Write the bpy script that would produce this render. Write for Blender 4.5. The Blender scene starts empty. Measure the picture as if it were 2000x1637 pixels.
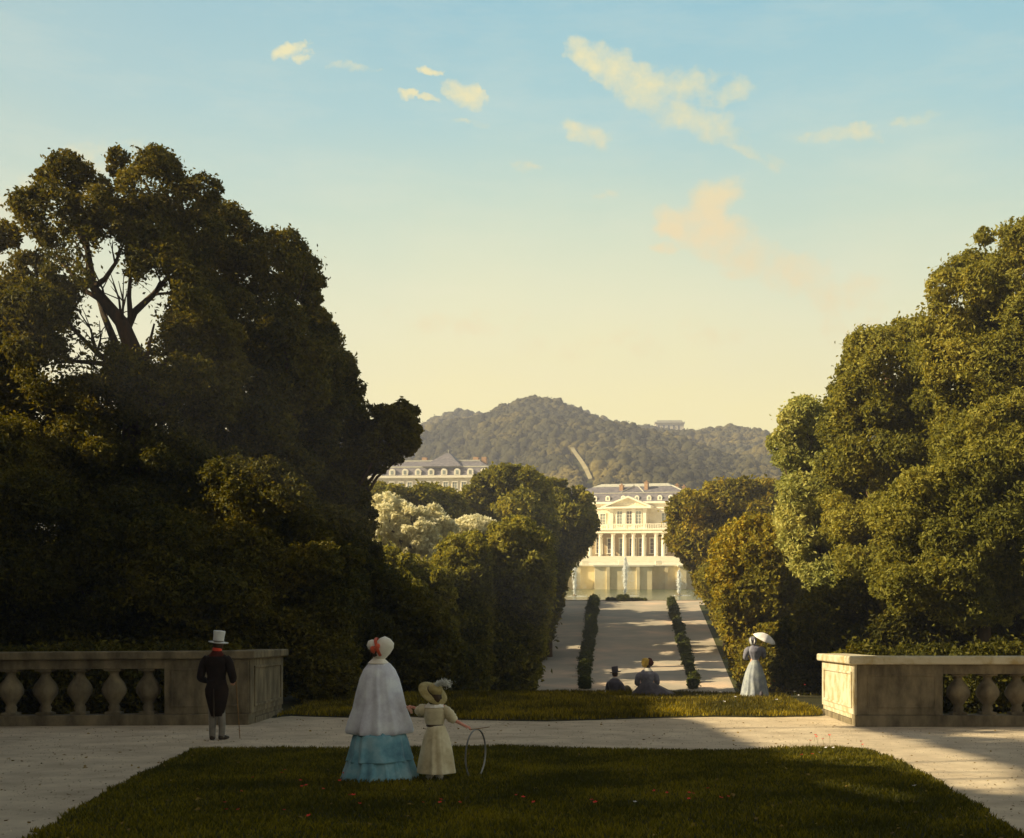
import bpy, bmesh, math, random
import numpy as np
from mathutils import Vector, Matrix

random.seed(7)
RNG = np.random.default_rng(11)
SC = bpy.context.scene
COL = SC.collection

# ------------------------------------------------------------------ camera
F = 2414.0            # focal length in photo pixels (photo is 2000 px wide)
CX, HY, EYE = 1208.0, 1100.0, 2.56
cam_d = bpy.data.cameras.new('camera')
cam = bpy.data.objects.new('camera', cam_d)
COL.objects.link(cam)
SC.camera = cam
cam.location = (0, 0, EYE)
cam.rotation_euler = (math.radians(90), 0, 0)
cam_d.sensor_width = 36
cam_d.lens = 36 * F / 2000.0
cam_d.shift_x = (1000 - CX) / 2000.0
cam_d.shift_y = (HY - 818.5) / 2000.0
cam_d.clip_start = 0.1
cam_d.clip_end = 6000
SC.render.resolution_x = 1024
SC.render.resolution_y = 838
SC.view_settings.view_transform = 'Standard'
SC.view_settings.look = 'None'
SC.view_settings.exposure = 1.1
SC.view_settings.gamma = 1.0
SC.render.engine = 'CYCLES'
SC.cycles.max_bounces = 6
SC.cycles.transparent_max_bounces = 8
SC.cycles.volume_bounces = 0

# ------------------------------------------------------------------ sun
SUN_EL = math.radians(29)
SAZ = (1.0, 0.18)                         # horizontal travel of the light
_n = math.hypot(*SAZ)
LDIR = Vector((SAZ[0] / _n * math.cos(SUN_EL), SAZ[1] / _n * math.cos(SUN_EL), -math.sin(SUN_EL)))
sun_d = bpy.data.lights.new('sun', 'SUN')
sun = bpy.data.objects.new('sun', sun_d)
COL.objects.link(sun)
sun.location = (-60, -20, 60)
sun.rotation_euler = LDIR.to_track_quat('-Z', 'Y').to_euler()
sun_d.energy = 5.0
sun_d.angle = math.radians(0.5)
sun_d.color = (1.0, 0.82, 0.50)

# ------------------------------------------------------------------ sky
world = bpy.data.worlds.new('World')
SC.world = world
world.use_nodes = True
wt = world.node_tree
for n in list(wt.nodes):
    wt.nodes.remove(n)


def nd(tree, typ, **kw):
    n = tree.nodes.new(typ)
    for k, v in kw.items():
        if k.startswith('i_'):
            n.inputs[k[2:].replace('_', ' ')].default_value = v
        else:
            setattr(n, k, v)
    return n


def mth(tree, op, a, b=None, clamp=False):
    n = tree.nodes.new('ShaderNodeMath')
    n.operation = op
    n.use_clamp = clamp
    for i, v in enumerate((a, b)):
        if v is None:
            continue
        if isinstance(v, (int, float)):
            n.inputs[i].default_value = v
        else:
            tree.links.new(v, n.inputs[i])
    return n.outputs[0]


def srgb(r, g, b):
    f = lambda c: (c / 255 / 12.92) if c / 255 <= 0.04045 else ((c / 255 + 0.055) / 1.055) ** 2.4
    return (f(r), f(g), f(b), 1)


def ramp(tree, fac, stops, interp='LINEAR'):
    n = tree.nodes.new('ShaderNodeValToRGB')
    n.color_ramp.interpolation = interp
    el = n.color_ramp.elements
    while len(el) > 1:
        el.remove(el[-1])
    el[0].position, el[0].color = stops[0]
    for p, c in stops[1:]:
        e = el.new(p)
        e.color = c
    if fac is not None:
        tree.links.new(fac, n.inputs[0])
    return n.outputs[0]


def build_world():
    t = wt
    L = t.links.new
    out = nd(t, 'ShaderNodeOutputWorld')
    bg = nd(t, 'ShaderNodeBackground')
    L(bg.outputs[0], out.inputs[0])
    sky = nd(t, 'ShaderNodeTexSky')
    sky.sky_type = 'NISHITA'
    sky.sun_disc = False
    sky.sun_elevation = SUN_EL
    sky.sun_rotation = math.atan2(-SAZ[0], -SAZ[1])
    sky.air_density = 1.0
    sky.dust_density = 2.0
    sky.ozone_density = 1.5
    tc = nd(t, 'ShaderNodeTexCoord')
    sx = nd(t, 'ShaderNodeSeparateXYZ')
    L(tc.outputs['Generated'], sx.inputs[0])
    x, y, z = sx.outputs
    hyp = mth(t, 'SQRT', mth(t, 'ADD', mth(t, 'MULTIPLY', x, x), mth(t, 'MULTIPLY', y, y)))
    v = mth(t, 'DIVIDE', z, mth(t, 'MAXIMUM', hyp, 0.05))          # tangent of elevation
    # slow wandering of the bands
    nz = nd(t, 'ShaderNodeTexNoise', i_Scale=3.0, i_Detail=3.0, i_Roughness=0.55)
    L(tc.outputs['Generated'], nz.inputs['Vector'])
    vv = mth(t, 'ADD', v, mth(t, 'MULTIPLY', mth(t, 'SUBTRACT', nz.outputs[0], 0.5), 0.10))
    g = ramp(t, vv, [(0.0, (1.42, 1.08, .33, 1)), (0.06, (1.40, 1.10, .35, 1)), (0.13, (1.24, 1.05, .40, 1)),
                     (0.20, (.98, .94, .50, 1)), (0.28, (.62, .78, .56, 1)), (0.36, srgb(164, 212, 210)),
                     (0.47, srgb(132, 197, 211)), (0.58, srgb(112, 152, 172)), (0.75, srgb(88, 112, 124)), (1.0, srgb(72, 86, 92))])
    mx = nd(t, 'ShaderNodeMix', data_type='RGBA', blend_type='MIX')
    mx.inputs[0].default_value = 0.22
    sc = nd(t, 'ShaderNodeMix', data_type='RGBA', blend_type='MULTIPLY')
    sc.inputs[0].default_value = 1.0
    L(sky.outputs[0], sc.inputs[6])
    sc.inputs[7].default_value = (0.17, 0.17, 0.17, 1)
    L(g, mx.inputs[6])
    L(sc.outputs[2], mx.inputs[7])
    # warm evening glow round the low sun and over the sky behind the viewer
    sd = tuple(-c for c in LDIR)
    dt = nd(t, 'ShaderNodeVectorMath', operation='DOT_PRODUCT')
    L(tc.outputs['Generated'], dt.inputs[0]); dt.inputs[1].default_value = sd
    glow = mth(t, 'POWER', mth(t, 'MAXIMUM', dt.outputs['Value'], 0.0), 2.0)
    back = mth(t, 'MULTIPLY', mth(t, 'MULTIPLY', y, -1.6, clamp=True), 0.8)
    gm = nd(t, 'ShaderNodeMix', data_type='RGBA')
    L(mth(t, 'MAXIMUM', glow, back, clamp=True), gm.inputs[0])
    L(mx.outputs[2], gm.inputs[6]); gm.inputs[7].default_value = (.30, .25, .18, 1)
    col = gm.outputs[2]
    # faint high veil that breaks up the gradient
    vm = nd(t, 'ShaderNodeMapping'); vm.inputs['Scale'].default_value = (3.0, 3.0, 14.0); vm.inputs['Rotation'].default_value = (0, .35, 0)
    L(tc.outputs['Generated'], vm.inputs[0])
    vn = nd(t, 'ShaderNodeTexNoise', i_Scale=2.2, i_Detail=9.0, i_Roughness=0.72)
    L(vm.outputs[0], vn.inputs['Vector'])
    vmx = nd(t, 'ShaderNodeMix', data_type='RGBA')
    L(mth(t, 'MULTIPLY', mth(t, 'SUBTRACT', vn.outputs[0], 0.46, clamp=True), 0.6), vmx.inputs[0])
    L(col, vmx.inputs[6]); vmx.inputs[7].default_value = (.95, .86, .62, 1)
    col = vmx.outputs[2]
    # clouds: soft banks at fixed bearings of the sky (u = x/y, v = z/y)
    ys = mth(t, 'MAXIMUM', y, 0.05)
    u_ = mth(t, 'DIVIDE', x, ys)
    v_ = mth(t, 'DIVIDE', z, ys)
    cv = nd(t, 'ShaderNodeCombineXYZ')
    L(u_, cv.inputs[0]); L(v_, cv.inputs[1])
    wn = nd(t, 'ShaderNodeTexNoise', i_Scale=34.0, i_Detail=8.0, i_Roughness=0.68)
    L(cv.outputs[0], wn.inputs['Vector'])
    wn2 = nd(t, 'ShaderNodeTexNoise', i_Scale=16.0, i_Detail=6.0, i_Roughness=0.65)
    L(cv.outputs[0], wn2.inputs['Vector'])
    sn = nd(t, 'ShaderNodeSeparateColor')
    L(wn2.outputs['Color'], sn.inputs[0])
    uu = mth(t, 'ADD', u_, mth(t, 'MULTIPLY', mth(t, 'SUBTRACT', sn.outputs[0], 0.5), 0.075))
    vv2 = mth(t, 'ADD', v_, mth(t, 'MULTIPLY', mth(t, 'SUBTRACT', sn.outputs[1], 0.5), 0.05))
    blobs = [  # px, py, rx, ry, tilt(deg, clockwise down to the right), strength
        (1160, 105, 34, 26, 40, 1.0), (1212, 140, 50, 24, 35, .95), (1262, 180, 62, 30, 28, .85),
        (1340, 178, 90, 30, -4, .62), (1345, 240, 110, 24, 18, .66), (1440, 285, 90, 12, 14, .5),
        (1395, 150, 50, 14, 0, .35), (1650, 258, 85, 13, -3, .65), (1800, 230, 60, 8, -12, .4),
        (1385, 402, 52, 34, -30, 1.25), (1322, 432, 44, 30, 10, 1.15), (1400, 455, 70, 34, 15, .95),
        (1470, 500, 120, 28, 12, .8), (1290, 490, 22, 8, 0, .7), (1610, 560, 110, 34, 15, .5), (1660, 640, 60, 36, 0, .35),
        (1140, 262, 34, 18, 25, .95), (905, 180, 28, 17, 40, 1.1), (802, 196, 14, 7, 10, 1.1), (840, 206, 24, 4, 8, .8),
        (850, 141, 14, 6, 0, 1.0), (575, 90, 27, 10, -8, 1.15), (605, 108, 14, 9, 20, 1.0),
        (700, 143, 40, 6, 0, .5), (1030, 318, 26, 7, 15, .5), (1195, 388, 24, 6, 10, .5), (935, 240, 40, 6, 0, .35),
        (1250, 660, 240, 26, -6, .22), (900, 620, 120, 22, 0, .25), (150, 330, 90, 30, -20, .4), (60, 395, 90, 40, 0, .5)]
    tot = None
    for (px, py, rx, ry, ti, s) in blobs:
        a = math.radians(-ti)
        cu, cvv = (px - CX) / F, (HY - py) / F
        du = mth(t, 'SUBTRACT', uu, cu)
        dv = mth(t, 'SUBTRACT', vv2, cvv)
        ca, sa = math.cos(a), math.sin(a)
        p = mth(t, 'ADD', mth(t, 'MULTIPLY', du, ca * F / (rx * 1.5)), mth(t, 'MULTIPLY', dv, sa * F / (rx * 1.5)))
        q = mth(t, 'ADD', mth(t, 'MULTIPLY', du, -sa * F / (ry * 1.7)), mth(t, 'MULTIPLY', dv, ca * F / (ry * 1.7)))
        r2 = mth(t, 'ADD', mth(t, 'MULTIPLY', p, p), mth(t, 'MULTIPLY', q, q))
        m = mth(t, 'MULTIPLY', mth(t, 'SUBTRACT', 1.0, r2, clamp=True), s)
        tot = m if tot is None else mth(t, 'MAXIMUM', tot, m)
    d = mth(t, 'ADD', tot, mth(t, 'MULTIPLY', mth(t, 'SUBTRACT', wn.outputs[0], 0.50), 2.6))
    on = mth(t, 'MULTIPLY', tot, 5.0, clamp=True)
    front = mth(t, 'MULTIPLY', mth(t, 'MULTIPLY', y, 8.0, clamp=True), on)
    dens = mth(t, 'MULTIPLY', mth(t, 'MULTIPLY', mth(t, 'SUBTRACT', d, 0.10), 1.0, clamp=True), front)
    ccol = ramp(t, v_, [(0.1, srgb(245, 214, 160)), (0.28, srgb(244, 218, 165)), (0.36, srgb(240, 226, 168)), (0.46, srgb(250, 234, 172))])
    mc = nd(t, 'ShaderNodeMix', data_type='RGBA')
    L(mth(t, 'MULTIPLY', dens, 0.82), mc.inputs[0])
    L(col, mc.inputs[6]); L(ccol, mc.inputs[7])
    L(mc.outputs[2], bg.inputs[0])
    bg.inputs[1].default_value = 0.515


build_world()

# ------------------------------------------------------------------ helpers


def P(px, py, d):
    """point seen at photo pixel (px, py) at distance d along +Y"""
    return Vector(((px - CX) * d / F, d, EYE - (py - HY) * d / F))


def gz(y):
    """terrace plane"""
    return 0.864 - 0.06 * y


def G(px, py, lift=0.0):
    """point on the terrace plane under pixel"""
    d = 4094.0 / (py - (HY + 0.06 * F))
    return Vector(((px - CX) * d / F, d, gz(d) + lift))


ZC = [(-90, 6.26), (35.2, -1.25), (36.2, -1.7), (40, -3.3), (46, -4.27), (60, -3.53), (111.5, -0.83), (169, -0.83), (169.3, 2.07), (225, 3.55), (250, 4.6), (285, 9)]


def tz(y):
    return float(np.interp(y, [a for a, b in ZC], [b for a, b in ZC]))


SKYL = [(-200, 850), (500, 850), (700, 838), (800, 836), (860, 818), (905, 806), (960, 806), (1000, 806), (1030, 786), (1070, 776), (1110, 782), (1160, 800), (1200, 812), (1260, 822), (1335, 836), (1420, 845), (1510, 852), (1700, 858), (2400, 850)]


def hill_top(X):
    px = CX + F * X / 620
    yy = np.interp(px, [a for a, b in SKYL], [b for a, b in SKYL])
    return EYE + (HY - yy) * 620 / F - 6


def terrain(X, Y):
    X = np.asarray(X, float); Y = np.asarray(Y, float)
    z = np.interp(Y, [a for a, b in ZC], [b for a, b in ZC])
    t = np.clip((Y - 285) / (620 - 285), 0, 1)
    top = hill_top(X)
    zh = 9 + (top - 9) * (t ** 0.85) + .7 * (7.5 * np.sin(X * 0.062 + Y * 0.021) + 6.0 * np.sin(X * 0.031 - Y * 0.037 + 1.0) + 3.0 * np.sin(X * .11 + Y * .06)) * np.sin(t * math.pi) ** .7
    zh = zh + 11 * np.exp(-((Y - 415 - .15 * X) / 34) ** 2) / (1 + np.exp(-(X + 28) / 9)) + 6 * np.exp(-((Y - 480) / 30) ** 2) / (1 + np.exp((X + 45) / 9))
    zh = np.where(Y > 620, top - (Y - 620) * 0.05, zh)
    return np.where(Y > 285, zh, z)


def link(name, me, parent=None):
    o = bpy.data.objects.new(name, me)
    COL.objects.link(o)
    if parent is not None:
        o.parent = parent
    return o


def np_mesh(name, verts, faces, mat, parent=None, smooth=False):
    """verts (N,3), faces (M,k) all the same k"""
    verts = np.asarray(verts, np.float32); faces = np.asarray(faces, np.int32)
    me = bpy.data.meshes.new(name)
    k = faces.shape[1]; m = faces.shape[0]
    me.vertices.add(len(verts)); me.loops.add(m * k); me.polygons.add(m)
    me.vertices.foreach_set('co', verts.ravel())
    me.loops.foreach_set('vertex_index', faces.ravel())
    me.polygons.foreach_set('loop_start', np.arange(0, m * k, k, dtype=np.int32))
    me.polygons.foreach_set('use_smooth', np.full(m, smooth))
    me.materials.append(mat)
    me.update(calc_edges=True)
    return link(name, me, parent)


def bm_obj(name, bm, mat, parent=None, smooth=False):
    me = bpy.data.meshes.new(name)
    bmesh.ops.recalc_face_normals(bm, faces=bm.faces)
    bm.to_mesh(me); bm.free()
    for p in me.polygons:
        p.use_smooth = smooth
    me.materials.append(mat)
    return link(name, me, parent)


def tag(o, label=None, cat=None, group=None, kind=None):
    if label: o['label'] = label
    if cat: o['category'] = cat
    if group: o['group'] = group
    if kind: o['kind'] = kind
    return o


def empty(name, loc, label, cat, group=None, rz=0.0):
    o = bpy.data.objects.new(name, None)
    COL.objects.link(o)
    o.location = loc; o.rotation_euler = (0, 0, rz)
    o.empty_display_size = 0.2
    return tag(o, label, cat, group)


def add_box(bm, c, s, rot=None, bev=0.0):
    r = bmesh.ops.create_cube(bm, size=1.0)
    vs = r['verts']
    bmesh.ops.scale(bm, vec=s, verts=vs)
    if rot is not None:
        bmesh.ops.rotate(bm, cent=(0, 0, 0), matrix=rot, verts=vs)
    bmesh.ops.translate(bm, vec=c, verts=vs)
    if bev > 0:
        es = list({e for v in vs for e in v.link_edges})
        bmesh.ops.bevel(bm, geom=es, offset=bev, segments=2, affect='EDGES', profile=0.5)


def box(x0, x1, y0, y1, z0, z1, bm=None, bev=0.0):
    b = bm or bmesh.new()
    add_box(b, ((x0 + x1) / 2, (y0 + y1) / 2, (z0 + z1) / 2), (x1 - x0, y1 - y0, z1 - z0), bev=bev)
    return b


def lathe(bm, prof, c=(0, 0, 0), seg=24, rot=None, fold=None, sy=1.0, cap=True):
    """prof: list of (r, z); fold(a, z) -> radius factor"""
    rings = []
    for (r, z) in prof:
        ring = []
        for i in range(seg):
            a = 2 * math.pi * i / seg
            k = fold(a, z) if fold else 1.0
            p = Vector((r * k * math.cos(a), r * k * sy * math.sin(a), z))
            if rot is not None: p = rot @ p
            ring.append(bm.verts.new(p + Vector(c)))
        rings.append(ring)
    for a, b in zip(rings, rings[1:]):
        for i in range(seg):
            j = (i + 1) % seg
            bm.faces.new((a[i], a[j], b[j], b[i]))
    if cap:
        bm.faces.new(list(reversed(rings[0]))); bm.faces.new(rings[-1])
    return bm


def tube(bm, pts, rads, seg=8):
    pts = [Vector(p) for p in pts]
    rings = []
    up = Vector((0.13, 0.21, 1)).normalized()
    for i, p in enumerate(pts):
        t = (pts[min(i + 1, len(pts) - 1)] - pts[max(i - 1, 0)])
        if t.length < 1e-9: t = Vector((0, 0, 1))
        t.normalize()
        a = t.cross(up)
        if a.length < 1e-3: a = t.cross(Vector((1, 0, 0)))
        a.normalize(); b = t.cross(a)
        rings.append([bm.verts.new(p + rads[i] * (math.cos(2 * math.pi * k / seg) * a + math.sin(2 * math.pi * k / seg) * b)) for k in range(seg)])
    for a, b in zip(rings, rings[1:]):
        for i in range(seg):
            j = (i + 1) % seg
            bm.faces.new((a[i], a[j], b[j], b[i]))
    bm.faces.new(list(reversed(rings[0]))); bm.faces.new(rings[-1])
    return bm


# ------------------------------------------------------------------ materials
MATS = {}


def mat_new(name):
    m = bpy.data.materials.new(name)
    m.use_nodes = True
    t = m.node_tree
    for n in list(t.nodes): t.nodes.remove(n)
    out = nd(t, 'ShaderNodeOutputMaterial')
    MATS[name] = m
    return m, t, out


def mat_noise(name, cols, scale=4.0, detail=6.0, rough=0.85, bump=0.3, bscale=None, sheen=0.0, spec=0.2, lo=0.35, hi=0.65, stretch=None, rnd=False, bdist=0.02):
    """principled with a noise-driven mix of real surface colours"""
    m, t, out = mat_new(name)
    L = t.links.new
    p = nd(t, 'ShaderNodeBsdfPrincipled')
    p.inputs['Roughness'].default_value = rough
    p.inputs['Specular IOR Level'].default_value = spec
    if sheen: p.inputs['Sheen Weight'].default_value = sheen
    tc = nd(t, 'ShaderNodeTexCoord')
    vec = tc.outputs['Object']
    if stretch:
        mp = nd(t, 'ShaderNodeMapping')
        mp.inputs['Scale'].default_value = stretch
        L(vec, mp.inputs[0]); vec = mp.outputs[0]
    n1 = nd(t, 'ShaderNodeTexNoise', i_Scale=scale, i_Detail=detail, i_Roughness=0.62)
    L(vec, n1.inputs['Vector'])
    k = len(cols)
    stops = [(lo + (hi - lo) * i / max(k - 1, 1), c) for i, c in enumerate(cols)]
    c = ramp(t, n1.outputs[0], stops)
    if rnd:
        oi = nd(t, 'ShaderNodeObjectInfo')
        hs = nd(t, 'ShaderNodeHueSaturation')
        L(mth(t, 'ADD', mth(t, 'MULTIPLY', oi.outputs['Random'], 0.4), 0.8), hs.inputs['Value'])
        L(c, hs.inputs['Color']); c = hs.outputs[0]
    L(c, p.inputs['Base Color'])
    n2 = nd(t, 'ShaderNodeTexNoise', i_Scale=bscale or scale * 6, i_Detail=8.0, i_Roughness=0.7)
    L(vec, n2.inputs['Vector'])
    b = nd(t, 'ShaderNodeBump')
    b.inputs['Strength'].default_value = bump
    b.inputs['Distance'].default_value = bdist
    L(n2.outputs[0], b.inputs['Height']); L(b.outputs[0], p.inputs['Normal'])
    L(p.outputs[0], out.inputs[0])
    return m


def c4(r, g, b): return (r, g, b, 1)


def mat_leaf(name, cols, trans=0.35, scale=0.25, rough=0.6):
    """leaves: colour varies in large clumps and from leaf to leaf; thin leaves let light through"""
    m, t, out = mat_new(name)
    L = t.links.new
    tc = nd(t, 'ShaderNodeTexCoord')
    n1 = nd(t, 'ShaderNodeTexNoise', i_Scale=scale, i_Detail=3.0, i_Roughness=0.6)
    L(tc.outputs['Object'], n1.inputs['Vector'])
    geo = nd(t, 'ShaderNodeNewGeometry')
    f = mth(t, 'ADD', n1.outputs[0], mth(t, 'MULTIPLY', mth(t, 'SUBTRACT', geo.outputs['Random Per Island'], 0.5), 0.35))
    k = len(cols)
    c = ramp(t, f, [(0.28 + 0.44 * i / (k - 1), q) for i, q in enumerate(cols)])
    d = nd(t, 'ShaderNodeBsdfPrincipled')
    d.inputs['Roughness'].default_value = rough
    d.inputs['Specular IOR Level'].default_value = 0.15
    L(c, d.inputs['Base Color'])
    tr = nd(t, 'ShaderNodeBsdfTranslucent')
    hs = nd(t, 'ShaderNodeHueSaturation')
    hs.inputs['Hue'].default_value = 0.48; hs.inputs['Saturation'].default_value = 1.15; hs.inputs['Value'].default_value = 1.3
    L(c, hs.inputs['Color']); L(hs.outputs[0], tr.inputs[0])
    mx = nd(t, 'ShaderNodeMixShader')
    mx.inputs[0].default_value = trans
    L(d.outputs[0], mx.inputs[1]); L(tr.outputs[0], mx.inputs[2])
    L(mx.outputs[0], out.inputs[0])
    return m


M = {}
M['path'] = mat_noise('path_gravel', [c4(.42, .345, .25), c4(.57, .475, .35), c4(.70, .595, .44)], scale=1.3, detail=12.0, bump=0.8, bscale=160, rough=.95, lo=.3, hi=.7)
M['avenue'] = mat_noise('avenue_sand', [c4(.33, .30, .245), c4(.42, .365, .29), c4(.64, .48, .35)], scale=0.3, bump=0.4, bscale=8, rough=.95, lo=.3, hi=.7)
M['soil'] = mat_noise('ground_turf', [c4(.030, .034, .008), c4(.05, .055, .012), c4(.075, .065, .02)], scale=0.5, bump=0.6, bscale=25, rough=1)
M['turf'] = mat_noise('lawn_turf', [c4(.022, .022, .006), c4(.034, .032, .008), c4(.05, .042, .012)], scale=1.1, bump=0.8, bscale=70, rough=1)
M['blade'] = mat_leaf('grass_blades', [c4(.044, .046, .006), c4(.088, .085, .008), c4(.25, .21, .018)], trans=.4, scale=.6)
M['blade_dry'] = mat_leaf('grass_bank_blades', [c4(.048, .045, .006), c4(.115, .098, .010), c4(.34, .27, .022)], trans=.4, scale=.5)
M['stone'] = mat_noise('shaded_weathered_stone', [c4(.07, .058, .038), c4(.165, .138, .09), c4(.27, .225, .145)], scale=3.2, detail=10.0, bump=.8, bscale=22, rough=.9, lo=.30, hi=.66, stretch=(1, 1, .45))  # weathered tones, darkened to carry the shade on the balustrades
M['stone_sunlit'] = mat_noise('sunlit_lichen_stone', [c4(.38, .30, .15), c4(.46, .41, .28), c4(.54, .50, .38)], scale=3.0, bump=.5, bscale=30, rough=.9, lo=.36, hi=.56)  # paler copy: sunlight put into the colour of right end face and coping
M['bark'] = mat_noise('bark', [c4(.030, .022, .014), c4(.07, .05, .03), c4(.13, .075, .035)], scale=3, bump=.9, bscale=14, rough=.95, stretch=(1, 1, .2))
M['leaf_dark'] = mat_leaf('leaves_dark', [c4(.042, .045, .006), c4(.092, .088, .010), c4(.19, .16, .020)], trans=.35)
M['leaf_mid'] = mat_leaf('leaves_olive', [c4(.10, .105, .018), c4(.22, .215, .036), c4(.40, .365, .075)], trans=.42)
M['leaf_light'] = mat_leaf('leaves_light', [c4(.18, .20, .05), c4(.33, .34, .09), c4(.54, .51, .16)], trans=.35)
M['leaf_gold'] = mat_leaf('leaves_golden', [c4(.13, .125, .014), c4(.25, .22, .022), c4(.44, .34, .04)], trans=.35)
M['leaf_pale'] = mat_leaf('leaves_silver', [c4(.55, .53, .33), c4(.70, .68, .46), c4(.85, .83, .62)], trans=.4)
M['leaf_box'] = mat_leaf('leaves_box', [c4(.035, .05, .008), c4(.075, .09, .012), c4(.15, .15, .02)], trans=.25)
M['wood'] = mat_leaf('woodland_leaves', [c4(.050, .055, .040), c4(.10, .10, .055), c4(.26, .22, .08)], trans=.2, scale=.014)
M['facade'] = mat_noise('facade_limestone', [c4(.68, .60, .44), c4(.80, .73, .56), c4(.88, .82, .66)], scale=.8, bump=.2, bscale=6, rough=.9)
M['facade_trim'] = mat_noise('trim_limestone', [c4(.82, .77, .62), c4(.90, .86, .72)], scale=1.2, bump=.2, bscale=8, rough=.85)
M['slate'] = mat_noise('roof_slate', [c4(.12, .115, .13), c4(.17, .16, .18), c4(.24, .22, .24)], scale=1.4, bump=.3, bscale=9, rough=.6, stretch=(1, 1, 3))
M['lead'] = mat_noise('roof_lead', [c4(.42, .42, .36), c4(.56, .54, .45)], scale=1.4, bump=.1, rough=.6)
M['brick'] = mat_noise('chimney_brick', [c4(.38, .22, .12), c4(.50, .32, .19)], scale=3, bump=.3, rough=.9)
M['wallgold'] = mat_noise('retaining_wall_stone', [c4(.68, .58, .34), c4(.78, .68, .44), c4(.86, .78, .55)], scale=.5, bump=.4, bscale=5, rough=.95)

# ------------------------------------------------------------------ ground
def grid_sheet(name, xs, ys, mat, dz=0.0, kind='structure'):
    X, Y = np.meshgrid(xs, ys)
    Z = terrain(X, Y) + dz
    V = np.stack([X, Y, Z], -1).reshape(-1, 3)
    nx, ny = len(xs), len(ys)
    i = np.arange(nx - 1)[None, :] + np.arange(ny - 1)[:, None] * nx
    i = i.ravel()
    Fc = np.stack([i, i + 1, i + 1 + nx, i + nx], 1)
    o = np_mesh(name, V, Fc, mat, smooth=True)
    return tag(o, kind=kind)


gy = sorted(set(list(np.arange(-90, 35, 5.0)) + [35.2, 36.2, 38, 40, 43, 46, 50, 60, 70, 80, 90, 100] + [a for a, b in ZC if a < 285]
                + [122, 135, 148, 160, 180, 195, 210, 238, 262, 285]))
gx = list(np.arange(-420, -40, 20.0)) + list(np.arange(-40, 41, 5.0)) + list(np.arange(60, 421, 20.0))


def ground():
    X, Y = np.meshgrid(gx, gy)
    Z = terrain(X, Y)
    # the basin of the pool is sunk into the ground
    Z = np.where((Y > 112) & (Y < 169.1) & (np.abs(X - 1) < 24.9), -2.0, Z)
    V = np.stack([X, Y, Z], -1).reshape(-1, 3)
    nx, ny = len(gx), len(gy)
    i = (np.arange(nx - 1)[None, :] + np.arange(ny - 1)[:, None] * nx).ravel()
    o = np_mesh('ground', V, np.stack([i, i + 1, i + 1 + nx, i + nx], 1), M['soil'])
    tag(o, kind='structure')


ground()
hx = np.arange(-420, 421, 10.0)
hy = np.concatenate([np.arange(285, 640, 9.0), np.arange(640, 2600, 140.0)])
grid_sheet('hill', hx, hy, M['soil'])


def poly_sheet(name, pts, mat, kind='structure', thick=0.0):
    bm = bmesh.new()
    vs = [bm.verts.new(p) for p in pts]
    f = bm.faces.new(vs)
    if f.normal.z < 0: f.normal_flip()
    if thick:
        r = bmesh.ops.extrude_face_region(bm, geom=[f])
        vv = [e for e in r['geom'] if isinstance(e, bmesh.types.BMVert)]
        bmesh.ops.translate(bm, vec=(0, 0, -thick), verts=vv)
    bmesh.ops.triangulate(bm, faces=[q for q in bm.faces if len(q.verts) > 4])
    o = bm_obj(name, bm, mat)
    return tag(o, kind=kind)


def px_poly_ground(pxs, lift):
    return [G(a, b, lift) for a, b in pxs]


# terrace path, gravel: one sheet across the terrace
gx2 = []
e = [(-30, 4.0), (30, 4.0)]
far_edge = [(-17, 25.3), (-12, 25.6), (-7.2, 25.9)] + [tuple(G(x, y)[:2]) for x, y in [(560, 1399), (620, 1401), (700, 1403), (790, 1400), (900, 1407), (1000, 1409), (1070, 1410), (1170, 1407), (1290, 1403), (1400, 1401), (1500, 1402), (1600, 1400)]] + [(4.5, 26.8), (10, 26.8), (18, 26.8)]
poly_sheet('path', [Vector((x, y, gz(y) + 0.006)) for x, y in ([(-17, 4), ] + [(18, 4)] + far_edge[::-1])], M['path'])


def noisy_outline(pts, step=0.12, amp=0.05, seed=1):
    r = np.random.default_rng(seed)
    out = []
    n = len(pts)
    for i in range(n):
        a, b = np.array(pts[i][:2]), np.array(pts[(i + 1) % n][:2])
        m = max(int(np.linalg.norm(b - a) / step), 1)
        for k in range(m):
            out.append(a + (b - a) * k / m + r.normal(0, amp * .5, 2))
    return out


def in_poly(px, py, poly):
    poly = np.asarray(poly, float)
    inside = np.zeros(px.shape, bool)
    n = len(poly)
    j = n - 1
    for i in range(n):
        xi, yi = poly[i]; xj, yj = poly[j]
        c = ((yi > py) != (yj > py)) & (px < (xj - xi) * (py - yi) / (yj - yi + 1e-12) + xi)
        inside ^= c
        j = i
    return inside


def dist_poly(px, py, poly):
    poly = np.asarray(poly, float)
    d = np.full(px.shape, 1e9)
    n = len(poly)
    for i in range(n):
        a, b = poly[i], poly[(i + 1) % n]
        ab = b - a
        t = np.clip(((px - a[0]) * ab[0] + (py - a[1]) * ab[1]) / (ab @ ab + 1e-9), 0, 1)
        d = np.minimum(d, np.hypot(px - a[0] - t * ab[0], py - a[1] - t * ab[1]))
    return d


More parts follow.
